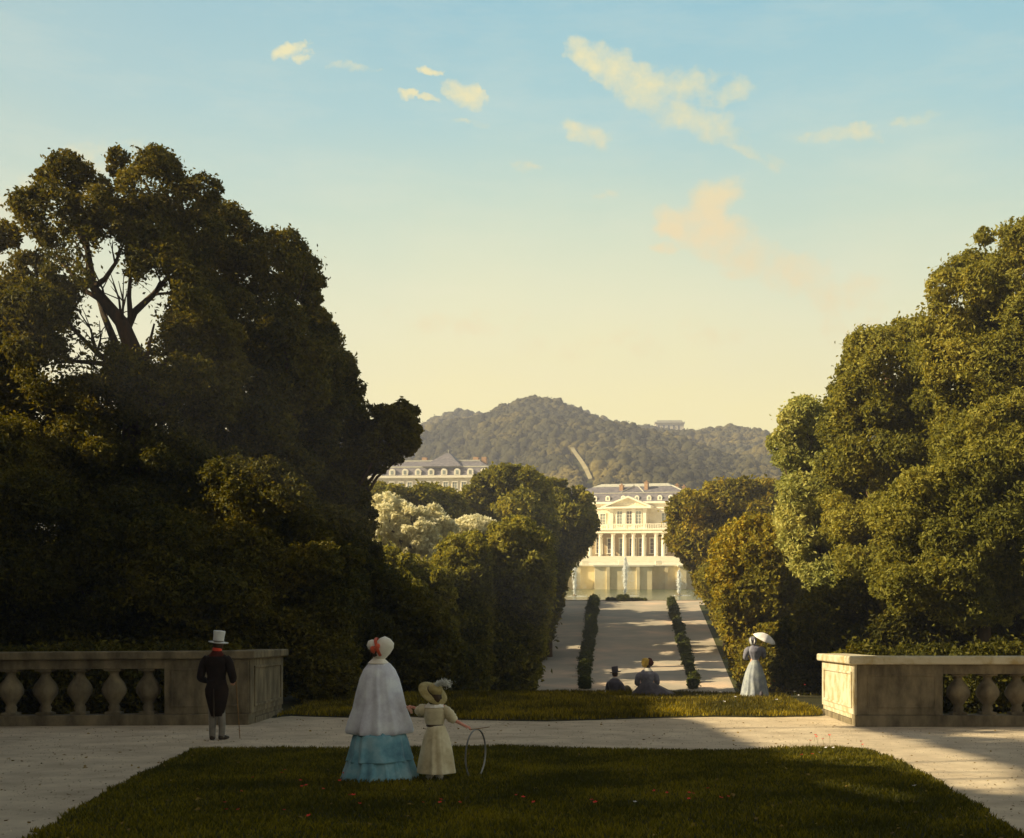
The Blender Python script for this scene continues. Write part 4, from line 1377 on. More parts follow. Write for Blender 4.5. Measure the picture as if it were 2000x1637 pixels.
def balustrade(side):
    """local frame: x along the front, corner pier face at y=0 looking to the camera, z=0 at the ground"""
    if side == 'left':
        cx, cy, H = -7.12, 23.9, 1.44
        o = empty('balustrade', (cx, cy, gz(cy)), 'grey stone balustrade on the left with bulbous balusters in the shade', 'balustrade', rz=math.radians(5))
        sg, pan, nb, sp, dep, mt, segs = -1, 1.62, 5, .64, 3.5, M['stone'], 2
    else:
        cx, cy, H = 4.48, 23.35, 1.34
        o = empty('balustrade', (cx, cy, gz(cy)), 'stone balustrade on the right with one sunlit end face', 'balustrade', rz=0)
        sg, pan, nb, sp, dep, mt, segs = 1, 1.65, 6, .56, 3.9, M['stone'], 2
    T = .52

    def bx(a0, a1, y0, y1, z0, z1, bm, bev=.012):
        xa, xb = sorted((sg * a0, sg * a1)); box(xa, xb, y0, y1, z0, z1, bm, bev)
    total = pan + segs * (nb * sp + .25) + (segs - 1) * .8 + 1.0
    # base plinth
    b = bmesh.new(); bx(.02, total, -.05, T, -.5, .22, b); bx(.0, T - .02, T + .002, dep, -.5, .12, b)
    bm_obj('plinth', b, mt, o)
    # solid pier at the corner and the return wall
    b = bmesh.new(); bx(.03, pan, 0, T - .03, .222, H - .16, b)
    pier = bm_obj('pier', b, mt, o)
    b = bmesh.new(); sunk_panel(b, *sorted((sg * .22, sg * (pan - .12))), .36, H - .34, 0); bm_obj('panel_moulding', b, mt, pier)
    bx_mat = M['stone_sunlit'] if side == 'right' else mt
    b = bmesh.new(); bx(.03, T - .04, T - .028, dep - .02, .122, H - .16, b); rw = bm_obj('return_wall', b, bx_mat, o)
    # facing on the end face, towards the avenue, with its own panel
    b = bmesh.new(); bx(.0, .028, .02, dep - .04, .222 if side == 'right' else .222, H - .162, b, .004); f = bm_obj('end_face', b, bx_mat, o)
    b = bmesh.new()
    ya, yb, z0, z1 = .35, dep - .35, .34, H - .3
    for (p, q, r_, s_) in ((ya, yb, z1 - .05, z1), (ya, yb, z0, z0 + .05), (ya, ya + .05, z0 + .051, z1 - .051), (yb - .05, yb, z0 + .051, z1 - .051)):
        bx(-.028, -.002, p, q, r_, s_, b, .006)
    bm_obj('panel_moulding', b, bx_mat, f)
    # top rail and coping
    b = bmesh.new(); bx(pan + .001, total, .03, T - .06, H - .34, H - .161, b); bm_obj('rail', b, mt, o)
    b = bmesh.new(); bx(-.10, total, -.09, T + .06, H - .158, H, b, .03); bx(-.10, T + .04, T + .062, dep + .08, H - .157, H, b, .03)
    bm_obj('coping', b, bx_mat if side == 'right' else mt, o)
    # openings with balusters, piers between
    a = pan
    z0 = .224
    for s in range(segs):
        for k in range(nb):
            x = a + .26 + sp * (k + .15)
            baluster(o, sg * x, T * .42, z0, H - .34 - z0, 1.13 if side == 'left' else 1.1)
        a += nb * sp + .25
        b = bmesh.new(); bx(a + .001, a + .8, .01, T - .04, .223, H - .342, b); p_ = bm_obj('pier', b, mt, o)
        b = bmesh.new(); sunk_panel(b, *sorted((sg * (a + .12), sg * (a + .68))), .36, H - .42, .01); bm_obj('panel_moulding', b, mt, p_)
        a += .8
    # the whole balustrade follows the fall of the terrace
    def shear(q):
        for v in q.data.vertices: v.co.z -= .06 * v.co.y
        for ch in q.children: shear(ch)
    for q in o.children: shear(q)
    return o


balustrade('left'); balustrade('right')

# ------------------------------------------------------------------ clipped box balls in two rows
def box_row(side):
    if side == 'left': pts = [(1140, 1342, 60), (1160, 1182, 108)]
    else: pts = [(1356, 1345, 60), (1311, 1184, 108)]
    rng = np.random.default_rng(5 if side == 'left' else 6)
    a, b_ = P(*pts[0]), P(*pts[1])
    protos = []
    n = 24
    for k in range(n):
        t_ = k / (n - 1)
        p = a.lerp(b_, t_)
        z = float(np.interp(p.y, [60, 111.5], [-3.53, -.83]))
        R = .255 + .085 * t_ + rng.uniform(-.04, .05)
        if k < 4:
            c, nn = blob_leaves([(0, 0, R * .95, R)], .09, 2.6, rng, cull=0, flat=.95, shell=.2, sat=5)
            e = bpy.data.objects.new('clipped_shrub', None); COL.objects.link(e)
            cr = leaf_mesh('foliage', c, nn, np.full(len(c), .10), M['leaf_box'], e, .6, rng)
            b2 = bmesh.new(); tube(b2, [(0, 0, -.1), (0, 0, R)], [.06, .04], 6); tr_ = bm_obj('stem', b2, M['bark'], e)
            protos.append((e, cr, tr_))
        else:
            s = protos[k % 4]
            e = bpy.data.objects.new('clipped_shrub', None); COL.objects.link(e)
            for q in s[1:]:
                c2 = q.copy(); COL.objects.link(c2); c2.parent = e
        e.location = (p.x + rng.uniform(-.08, .08), p.y, z); e.rotation_euler = (0, 0, rng.uniform(0, 6))
        sc = R / .255 if k >= 4 else 1.0
        e.scale = (sc, sc, sc)
        od = ['first', 'second', 'third', 'fourth', 'fifth', 'sixth', 'seventh', 'eighth', 'ninth', 'tenth', 'eleventh', 'twelfth']
        tag(e, 'round box shrub, %s from the %s in the %s row along the avenue' % ((od[k], 'terrace', side) if k < 12 else (od[n - 1 - k], 'pool', side)), 'shrub', 'round box shrubs in the %s row' % side)


box_row('left'); box_row('right')
# low dark hedge by the pool kerb
rng = np.random.default_rng(8)
bl = [(x, 111.3 + rng.uniform(-.1, .1), -.72, rng.uniform(.14, .24)) for x in np.arange(-.9, 2.6, .3)]
bl += [(P(x, 1172, 111).x, 111.0, -.55, .33) for x in (1212, 1222)]
e = empty('low_hedge', (1, 111.3, -.83), 'low dark hedge along the pool edge before the middle jet', 'hedge')
c, nn = blob_leaves(bl, .12, 2, rng, cull=.4)
leaf_mesh('foliage', c - np.array([1, 111.3, -.83]), nn, np.full(len(c), .12), M['leaf_box'], e, .6, rng)

# ------------------------------------------------------------------ flowers
M['red'] = mat_noise('red_petals', [c4(.65, .03, .02), c4(.80, .08, .04)], scale=20, rough=.6)
M['white'] = mat_noise('white_petals', [c4(.72, .68, .72), c4(.85, .82, .84)], scale=20, rough=.6)
M['stalk'] = mat_noise('flower_stalk', [c4(.05, .08, .01), c4(.08, .11, .02)], scale=20, rough=.8)


def flower_proto(mat, R, h):
    bm = bmesh.new()
    for k in range(5):
        a = k * 2 * math.pi / 5
        ca, sa = math.cos(a), math.sin(a)
        f = lambda r, w, z: bm.verts.new((ca * r - sa * w, sa * r + ca * w, h + z))
        v = [f(.002, 0, 0), f(R * .6, -R * .45, R * .25), f(R, 0, R * .5), f(R * .6, R * .45, R * .25)]
        bm.faces.new(v)
    me = bpy.data.meshes.new('petals'); bm.to_mesh(me); bm.free(); me.materials.append(mat)
    bm = bmesh.new(); tube(bm, [(0, 0, 0), (.004, .002, h * .5), (0, 0, h)], [.0025, .002, .002], 5)
    ms = bpy.data.meshes.new('stalk'); bm.to_mesh(ms); bm.free(); ms.materials.append(M['stalk'])
    return me, ms


def flowers(pxs, mat, R, h, lab, cat, group, name, lift=.03):
    me, ms = flower_proto(mat, R, h)
    for i, (x, y) in enumerate(pxs):
        p = G(x, y, lift)
        e = empty(name, p, lab, cat, group, rz=random.uniform(0, 6))
        e.rotation_euler = (random.uniform(-.3, .3), random.uniform(-.3, .3), random.uniform(0, 6))
        s = random.uniform(.8, 1.25); e.scale = (s, s, s)
        link('petals', me, e); link('stalk', ms, e)


red = [(438, 1592), (442, 1606), (468, 1565), (470, 1605), (497, 1536), (549, 1530), (556, 1520), (585, 1546), (590, 1555), (600, 1553), (628, 1560), (668, 1530), (665, 1546), (686, 1577), (690, 1578), (701, 1594),
       (822, 1588), (858, 1585), (862, 1588), (895, 1588), (1020, 1580), (1046, 1590), (1157, 1588), (1165, 1592), (1275, 1562), (1278, 1563), (1303, 1566), (1345, 1569), (1350, 1572), (1347, 1580), (1385, 1562), (1402, 1585), (1420, 1576), (555, 1605), (610, 1620), (1010, 1572)]
flowers(red, M['red'], .022, .085, 'small red flower in the dark front lawn', 'flower', 'red flowers in the lawn', 'red_flower')
flowers([(1579, 1470), (1590, 1452), (1598, 1459), (1610, 1466), (1621, 1456), (1571, 1500), (1587, 1498), (1682, 1471), (1690, 1473)], M['red'], .022, .12, 'small red flower at the sunny far corner of the lawn', 'flower', 'red flowers at the lawn corner', 'red_flower')
flowers([(1603, 1487), (1616, 1478), (1629, 1477), (1643, 1500), (1790, 1560), (1240, 1590)], M['white'], .022, .085, 'small white flower in the front lawn', 'flower', 'white flowers in the lawn', 'white_flower')
flowers([(1363, 1372), (1405, 1368), (1412, 1366), (1436, 1381), (1453, 1375), (1517, 1386), (1552, 1369), (1558, 1371), (1410, 1391)], M['white'], .035, .16, 'small white flower on the grass bank near the lady with parasol', 'flower', 'white flowers on the bank', 'white_flower', .05)
flowers([(1508, 1358), (1512, 1360), (1547, 1352), (1532, 1356), (1569, 1362)], M['red'], .03, .3, 'small red flower beside the lady with parasol', 'flower', 'red flowers on the bank', 'red_flower', .05)


# ------------------------------------------------------------------ loose grit and fallen leaves
def scatter(name, n, size, mat, lab, seed, leafy=False):
    rng = np.random.default_rng(seed)
    x = rng.uniform(-13, 11, n * 2); y = 9.5 + 17 * rng.uniform(0, 1, n * 2) ** 1.2
    k = ~in_poly(x, y, np.asarray(lawn_out)) if not leafy else np.ones(len(x), bool)
    k &= (y < 25.4) & ((x < 4.4) | (y < 23)) & ((x > -7.2) | (y < 23.2))
    x, y = x[k][:n], y[k][:n]
    c = np.stack([x, y, gz(y) + np.where(in_poly(x, y, np.asarray(lawn_out)), .07, .014)], 1)
    nn = np.tile([0, 0, 1.], (len(x), 1)) + rng.normal(0, .35, (len(x), 3))
    o = leaf_mesh(name, c, nn, size * rng.uniform(.5, 1.4, len(x)), mat, None, .75, rng)
    tag(o, lab, name.replace('_', ' '), kind='stuff')


M['grit'] = mat_noise('grit', [c4(.16, .13, .09), c4(.40, .33, .24), c4(.70, .62, .48)], scale=7, rough=.9)
M['litter'] = mat_noise('leaf_litter', [c4(.10, .06, .02), c4(.22, .14, .03), c4(.34, .24, .05)], scale=5, rough=.8)
scatter('path_grit', 16000, .022, M['grit'], 'loose grit and small stones on the path', 1)
scatter('fallen_leaves', 900, .045, M['litter'], 'a few dry fallen leaves on path and lawn', 2, True)

# ------------------------------------------------------------------ people
def cloth(name, *cols, scale=6, bump=.35):
    return mat_noise(name, [c4(*c) for c in cols], scale=scale, bump=bump, bscale=scale * 5, rough=.85, sheen=.3, bdist=.01)


M['skin'] = mat_noise('skin', [c4(.55, .30, .20), c4(.68, .40, .28)], scale=8, bump=.05, rough=.55)
M['skin_pink'] = mat_noise('skin_pink', [c4(.68, .28, .20), c4(.75, .36, .27)], scale=8, bump=.05, rough=.55)
M['hair'] = mat_noise('brown_hair', [c4(.035, .02, .01), c4(.08, .045, .02)], scale=30, bump=.5, rough=.6, stretch=(1, 1, .2))
M['coat'] = mat_noise('dark_coat', [c4(.012, .008, .007), c4(.024, .015, .012)], scale=7, bump=.3, rough=.9)
M['coat_red'] = mat_noise('coat_collar', [c4(.06, .014, .010), c4(.09, .02, .014)], scale=7, bump=.3, rough=.9)
M['trouser'] = cloth('grey_trousers', (.13, .12, .105), (.24, .22, .19))
M['scarf'] = cloth('red_scarf', (.65, .05, .02), (.85, .09, .04))
M['hat_grey'] = cloth('pale_felt', (.55, .57, .58), (.72, .73, .72))
M['shoe'] = mat_noise('dark_leather', [c4(.03, .022, .016), c4(.06, .045, .03)], scale=9, rough=.5)
M['shawl'] = cloth('lilac_shawl', (.56, .56, .66), (.70, .72, .82), (.84, .88, .95), scale=5)
M['teal'] = cloth('blue_dress', (.10, .24, .33), (.17, .38, .48), (.30, .50, .58), scale=4)
M['cream'] = cloth('cream_dress', (.52, .44, .27), (.68, .60, .40), (.80, .73, .54), scale=5)
M['bonnet_white'] = cloth('white_bonnet', (.78, .74, .64), (.90, .88, .80))
M['ribbon'] = cloth('red_ribbon', (.55, .08, .03), (.75, .16, .08))
M['collar'] = cloth('lace_collar', (.82, .76, .66), (.90, .86, .78))
M['straw'] = mat_noise('straw', [c4(.30, .24, .09), c4(.46, .38, .18)], scale=14, bump=.5, rough=.8)
M['lining'] = cloth('brown_hat_band', (.05, .03, .015), (.08, .05, .025))
M['feather'] = cloth('white_feather', (.65, .66, .62), (.82, .83, .8))
M['slateblue'] = cloth('slate_bodice', (.10, .10, .14), (.17, .17, .23), (.24, .25, .31))
M['paleskirt'] = cloth('pale_skirt', (.17, .19, .24), (.27, .30, .34), (.38, .41, .40), scale=5)
M['darkdress'] = cloth('dark_dress', (.06, .055, .07), (.12, .11, .14))
M['olive_cloth'] = cloth('olive_cloth', (.09, .07, .03), (.14, .11, .05))
M['yellow_bonnet'] = cloth('yellow_bonnet', (.48, .30, .04), (.66, .44, .08))
M['parasol'] = cloth('parasol_silk', (.62, .60, .62), (.80, .78, .78))
M['hoop'] = mat_noise('painted_hoop', [c4(.12, .12, .12), c4(.36, .36, .34)], scale=3, rough=.5, bump=.1)
M['cane'] = mat_noise('cane_wood', [c4(.16, .09, .03), c4(.26, .15, .05)], scale=9, rough=.5)


def skin_body(name, joints, edges, mat, parent, sub=1, root=0):
    """one continuous figure grown over a skeleton; joints: list of ((x,y,z), r) or ((x,y,z),(rx,ry))"""
    me = bpy.data.meshes.new(name)
    me.from_pydata([j[0] for j in joints], edges, [])
    o = link(name, me)
    mod = o.modifiers.new('skin', 'SKIN')
    for i, j in enumerate(joints):
        r = j[1] if isinstance(j[1], tuple) else (j[1], j[1])
        me.skin_vertices[0].data[i].radius = r
        me.skin_vertices[0].data[i].use_root = (i == root)
    mod.use_smooth_shade = True
    s = o.modifiers.new('sub', 'SUBSURF'); s.levels = sub + 1; s.render_levels = sub + 1
    dg = bpy.context.evaluated_depsgraph_get()
    ev = o.evaluated_get(dg)
    m2 = bpy.data.meshes.new_from_object(ev)
    o.modifiers.clear()
    o.data = m2
    m2.name = name
    m2.materials.clear(); m2.materials.append(mat)
    for p in m2.polygons: p.use_smooth = True
    o.parent = parent
    return o


class Fig:
    def __init__(s):
        s.j = []; s.e = []

    def add(s, p, r, to=None):
        s.j.append((tuple(p), r)); i = len(s.j) - 1
        if to is not None: s.e.append((to, i))
        return i

    def hand(s, wrist, direction, palm_n, size=1.0, curl=.5, side=1):
        """palm and five fingers from the wrist joint index"""
        w = Vector(s.j[wrist][0]); d = Vector(direction).normalized(); n = Vector(palm_n).normalized(); l = d.cross(n).normalized() * side
        pm = s.add(w + d * .045 * size, (.024 * size, .015 * size), wrist)
        for k, (off, L) in enumerate(((-.027, .062), (-.009, .072), (.009, .068), (.027, .052))):
            q = s.add(w + d * .085 * size + l * off * size, .0095 * size, pm)
            dd = (d + n * curl).normalized()
            q2 = s.add(Vector(s.j[q][0]) + dd * L * .5 * size, .0085 * size, q)
            dd2 = (d * (1 - curl) + n * curl * 1.6).normalized()
            s.add(Vector(s.j[q2][0]) + dd2 * L * .5 * size, .007 * size, q2)
        t = s.add(w + d * .03 * size - l * .032 * size, .011 * size, pm)
        s.add(Vector(s.j[t][0]) + (d * .8 - l * .5 + n * .5).normalized() * .045 * size, .009 * size, t)


def standing(H, lelbow, lwrist, relbow, rwrist, hips=.11, sh=.19, foot=.05, head=(0, 0, 0), feet_dy=(0, 0), stance=.085, hand_dirs=None, build=1.0):
    """figure facing +y (away from the viewer); x to the right"""
    k = H / 1.7
    f = Fig()
    pel = f.add((0, 0, .95 * k), (.135 * k * build, .10 * k))
    wa = f.add((0, 0, 1.08 * k), (.12 * k * build, .085 * k), pel)
    ch = f.add((0, 0, 1.27 * k), (.145 * k * build, .10 * k), wa)
    nb = f.add((0, 0, 1.41 * k), (.075 * k, .06 * k), ch)
    nk = f.add((0 + head[0] * .3, .01 + head[1] * .3, 1.47 * k), .05 * k, nb)
    hd = f.add((head[0], .02 + head[1], 1.56 * k), (.072 * k, .085 * k), nk)
    tp = f.add((head[0], .015 + head[1], 1.64 * k), (.066 * k, .08 * k), hd)
    # nose and chin
    f.add((head[0], .115 + head[1], 1.545 * k), .014 * k, hd)
    for sd, el, wr in ((-1, lelbow, lwrist), (1, relbow, rwrist)):
        s_ = f.add((sd * sh * k * .92, 0, 1.37 * k), .055 * k, ch)
        e_ = f.add(el, .042 * k, s_); w_ = f.add(wr, .027 * k, e_)
        d = Vector(wr) - Vector(el)
        if hand_dirs: d = Vector(hand_dirs[0 if sd < 0 else 1])
        f.hand(w_, d, (0, .3, -1), k, .5, sd)
    for i, sd in enumerate((-1, 1)):
        h_ = f.add((sd * stance * k, 0, .86 * k), .085 * k, pel)
        kn = f.add((sd * stance * k, .02 + feet_dy[i] * .5, .48 * k), .058 * k, h_)
        an = f.add((sd * stance * k, feet_dy[i], .09 * k), .04 * k, kn)
        f.add((sd * stance * k + sd * .02, .14 * k + feet_dy[i], .035 * k), (.036 * k, .028 * k), an)
    return f


def folds(n, amp, seed=0, z0=0, z1=1, twist=.3):
    r = random.Random(seed)
    ph = [r.uniform(0, 6.28) for _ in range(4)]
    def f(a, z):
        t = min(max((z1 - z) / (z1 - z0 + 1e-6), 0), 1)      # 0 top, 1 hem
        w = a + .18 * math.sin(a * 3 + ph[2]) + .05 * math.sin(z * 9 + a * 2)
        return 1 + amp * (.25 + .75 * t) * ((1 - 2 * abs(math.sin(w * n / 2 + ph[0] + twist * z))) * .75 + math.sin(w * (n + 4) + ph[1]) * .3 + math.sin(a * 2 + ph[3]) * .3)
    return f


def garment(name, prof, mat, parent, seg=132, fold=None, c=(0, 0, 0), sy=1.0, rot=None, cap=False, hem=None):
    b = bmesh.new()
    # finer rings
    pr = []
    for (r0, z0), (r1, z1) in zip(prof, prof[1:]):
        for k in range(3): pr.append((r0 + (r1 - r0) * k / 3, z0 + (z1 - z0) * k / 3))
    pr.append(prof[-1])
    lathe(b, pr, c, seg, rot, fold, sy, cap)
    o = bm_obj(name, b, mat, parent, True)
    sol = o.modifiers.new('solid', 'SOLIDIFY'); sol.thickness = .008; sol.offset = -1
    return o


def tubes(name, lst, mat, parent, seg=12):
    b = bmesh.new()
    for pts, rr in lst: tube(b, pts, rr, seg)
    return bm_obj(name, b, mat, parent, True)


def smooth_path(pts, rr, n=4):
    P_ = [Vector(p) for p in pts]; out = []; ro = []
    for i in range(len(P_) - 1):
        p0, p1, p2, p3 = P_[max(i - 1, 0)], P_[i], P_[i + 1], P_[min(i + 2, len(P_) - 1)]
        for k in range(n):
            t = k / n
            out.append(.5 * ((2 * p1) + (p2 - p0) * t + (2 * p0 - 5 * p1 + 4 * p2 - p3) * t * t + (3 * p1 - p0 - 3 * p2 + p3) * t ** 3))
            ro.append(rr[i] + (rr[i + 1] - rr[i]) * t)
    out.append(P_[-1]); ro.append(rr[-1])
    return out, ro


def capsule_end(pts, rr):
    """round off both ends of a sleeve"""
    a, b_ = Vector(pts[0]), Vector(pts[-1])
    return pts, rr


# ---- woman in lilac shawl
def woman():
    g = G(741, 1527)
    o = empty('person', g, 'woman in blue flounced dress, long lilac shawl and white bonnet with red ribbon', 'person')
    f = standing(1.64, (-.17, .06, 1.06), (-.06, .14, 1.0), (.19, .05, 1.04), (.27, .06, .89), head=(-.035, .01, 0), sh=.15, hand_dirs=((.6, .5, 0), (.5, 0, -.3)))
    skin_body('body', f.j, f.e, M['skin'], o)
    fd = folds(11, .09, 3, 0, 1.0)
    garment('skirt', [(.43, .015), (.435, .05), (.405, .13), (.365, .26), (.345, .30), (.30, .50), (.24, .75), (.17, .95), (.13, 1.03)], M['teal'], o, fold=fd, sy=.92)
    fl = folds(12, .08, 8, .2, .6)
    garment('flounce', [(.455, .022), (.445, .07), (.418, .16), (.382, .275), (.355, .32)], M['teal'], o, fold=folds(13, .085, 5, 0, .4), sy=.92, seg=120)
    garment('flounce', [(.398, .27), (.385, .31), (.365, .38), (.33, .50), (.30, .58)], M['teal'], o, fold=fl, sy=.92)
    sh = folds(9, .085, 12, .58, 1.35, .8)
    def shf(a, z):
        k = sh(a, z)
        k += .10 * max(0, 1.25 - z) * (math.cos(a - .15) ** 6) + .03 * (math.sin(a * 13 + 4 * z) * .5) * max(0, 1.3 - z)
        return k
    garment('shawl', [(.345, .575), (.355, .61), (.335, .72), (.295, .86), (.27, 1.0), (.245, 1.12), (.222, 1.22), (.182, 1.32), (.13, 1.385), (.075, 1.42), (.06, 1.44)], M['shawl'], o, fold=shf, seg=160, sy=.80, c=(.0, 0, 0))
    garment('collar', [(.125, 1.385), (.10, 1.41), (.068, 1.44), (.056, 1.47)], M['collar'], o, fold=folds(6, .04, 2, 1.38, 1.47), sy=.9, c=(-.01, 0, .008))
    # bonnet: white crown to the right, small white lobe left, red band between
    R = Matrix.Rotation(math.radians(38), 3, 'Y')
    b = bmesh.new()
    lathe(b, [(.015, -.145), (.07, -.13), (.10, -.08), (.108, 0), (.10, .07), (.07, .12), (.015, .135)], (.042, .0, 1.57), 24, R, folds(8, .03, 4, -.1, .1))
    bn = bm_obj('bonnet', b, M['bonnet_white'], o, True)
    b = bmesh.new(); lathe(b, [(.01, -.06), (.05, -.045), (.066, 0), (.05, .05), (.01, .065)], (-.078, -.02, 1.605), 18)
    bm_obj('ruffle', b, M['bonnet_white'], bn, True)
    b = bmesh.new(); lathe(b, [(.121, -.018), (.128, 0), (.121, .018)], (.0, -.015, 1.575), 24, Matrix.Rotation(math.radians(72), 3, 'Y'), folds(5, .03, 2), cap=False)
    lathe(b, [(.005, -.045), (.022, -.03), (.032, .01), (.022, .04), (.005, .05)], (-.008, -.115, 1.585), 12, Matrix.Rotation(.5, 3, 'Y'))
    lathe(b, [(.005, -.045), (.03, -.02), (.034, .01), (.02, .04), (.005, .045)], (-.055, -.10, 1.555), 12, Matrix.Rotation(-.3, 3, 'Y'))
    rb = bm_obj('ribbon', b, M['ribbon'], bn, True)
    b = bmesh.new(); lathe(b, [(.01, -.07), (.05, -.05), (.062, 0), (.055, .05), (.01, .08)], (-.035, -.045, 1.535), 14)
    bm_obj('hair', b, M['hair'], o, True)


woman()


# ---- child with hoop
def child():
    g = G(849, 1529)
    o = empty('person', g, 'child in cream dress and tilted straw hat holding the woman and a hoop', 'person')
    f = standing(1.10, (-.175, .03, .84), (-.25, .04, .875), (.20, .03, .74), (.345, .02, .665), sh=.19, head=(-.01, .02, 0), stance=.085, hand_dirs=((-.8, .1, .2), (.9, 0, -.35)))
    skin_body('body', f.j, f.e, M['skin_pink'], o)
    k = 1.0
    garment('skirt', [(.222, .125), (.222, .15), (.205, .28), (.178, .42), (.145, .55), (.105, .65), (.09, .675)], M['cream'], o, fold=folds(8, .085, 21, .12, .68), sy=.95, c=(.02, 0, 0))
    garment('bodice', [(.088, .66), (.105, .70), (.125, .78), (.13, .85), (.105, .90), (.055, .935)], M['cream'], o, fold=folds(6, .04, 22, .6, .9), sy=.8)
    b = bmesh.new(); lathe(b, [(.093, -.014), (.099, 0), (.093, .014)], (0, 0, .672), 30, None, None, .9, cap=False); bm_obj('sash', b, M['lining'], o, True)
    garment('collar', [(.125, .872), (.10, .90), (.06, .935), (.045, .95)], M['collar'], o, fold=folds(9, .05, 23, .86, .95), sy=.85, c=(0, 0, .012))
    for sd, pts, rr in ((-1, [(-.09, 0, .87), (-.135, .01, .85), (-.18, .03, .84), (-.225, .04, .86)], [.05, .072, .068, .035]),
                        (1, [(.09, 0, .87), (.145, .01, .82), (.20, .03, .75), (.245, .03, .715)], [.05, .066, .062, .036])):
        p_, r_ = smooth_path(pts, rr, 5)
        r_ = [q * (1 + .07 * math.sin(i * 2.1)) for i, q in enumerate(r_)]
        tubes('sleeve', [(p_, r_)], M['cream'], o, 16)
    # white drawers and shoes
    for sd in (-1, 1):
        b = bmesh.new()
        x = sd * .055
        lathe(b, [(.042, .055), (.052, .07), (.046, .085), (.05, .11), (.045, .18), (.05, .3)], (x, .0, 0), 16, None, folds(7, .06, 3))
        bm_obj('drawers', b, M['bonnet_white'], o, True)
        b = bmesh.new()
        tube(b, [(x, -.035, .035), (x, -.01, .038), (x + sd * .01, .05, .03), (x + sd * .015, .10, .022)], [.026, .034, .030, .014], 12)
        bm_obj('shoe', b, M['collar'], o, True)
    # hair and the wide straw hat tipped to the left
    b = bmesh.new(); lathe(b, [(.02, -.10), (.07, -.07), (.082, 0), (.075, .05), (.02, .09)], (0, .0, .985), 18, None, folds(9, .05, 5))
    bm_obj('hair', b, M['hair'], o, True)
    R = Matrix.Rotation(math.radians(38), 3, 'Y') @ Matrix.Rotation(math.radians(28), 3, 'X')
    b = bmesh.new()
    def brim(a, z): return 1 + .05 * math.sin(2 * a + .5)
    lathe(b, [(.085, .02), (.125, .012), (.15, -.006), (.18, -.018), (.178, -.026), (.148, -.014), (.12, .0), (.082, .008)], (-.015, .02, 1.055), 40, R, brim, cap=False)
    hat = bm_obj('straw_hat', b, M['straw'], o, True)
    b = bmesh.new(); lathe(b, [(.088, .0), (.086, .05), (.075, .085), (.05, .10), (.01, .105)], (-.015, .02, 1.055), 26, R)
    bm_obj('hat_crown', b, M['straw'], hat, True)
    b = bmesh.new(); lathe(b, [(.089, .004), (.094, .018), (.089, .034)], (-.015, .02, 1.055), 26, R, cap=False); bm_obj('hat_band', b, M['lining'], hat, True)
    rng = np.random.default_rng(4)
    n = 900
    t_ = rng.uniform(0, 1, n)
    base = np.array([.0, -.03, 1.125]); 
    c = base + np.stack([t_ * .17, -.02 * t_, .04 * np.sin(t_ * 3.0) + .02 * t_], 1) + rng.normal(0, 1, (n, 3)) * (.009 + .015 * t_[:, None])
    leaf_mesh('feather', c, rng.normal(0, 1, (n, 3)), np.full(n, .03), M['feather'], hat, .22, rng)


child()


def hoop_toy():
    p = G(929, 1523)
    o = empty('toy_hoop', p, 'thin dark hoop standing upright beside the child', 'hoop')
    b = bmesh.new()
    R, r = .295, .008
    ang = math.radians(73)
    n = 72
    rings = []
    for i in range(n):
        a = 2 * math.pi * i / n
        cx_, cz = R * math.cos(a), R * math.sin(a)
        ring = []
        for k in range(8):
            q = 2 * math.pi * k / 8
            rr = R + r * math.cos(q)
            x, y, z = rr * math.cos(a), r * 1.4 * math.sin(q), rr * math.sin(a)
            x, z = x * math.cos(.06) - z * math.sin(.06), x * math.sin(.06) + z * math.cos(.06)
            X, Y = x * math.cos(ang), x * math.sin(ang)
            ring.append(b.verts.new((X - y * math.sin(ang), Y + y * math.cos(ang), z + R + r)))
        rings.append(ring)
    for i in range(n):
        A, B_ = rings[i], rings[(i + 1) % n]
        for k in range(8): b.faces.new((A[k], A[(k + 1) % 8], B_[(k + 1) % 8], B_[k]))
    bm_obj('ring', b, M['hoop'], o, True)
    g = G(849, 1529)
    b = bmesh.new(); a0 = g + Vector((.40, .015, .62)); tube(b, [a0, a0 + Vector((.10, 0, .008)), a0 + Vector((.24, .0, .03))], [.006, .005, .004], 8)
    s = bm_obj('hoop_stick', b, M['cane'])
    tag(s, 'short thin stick in the child hand above the hoop', 'stick')


hoop_toy()


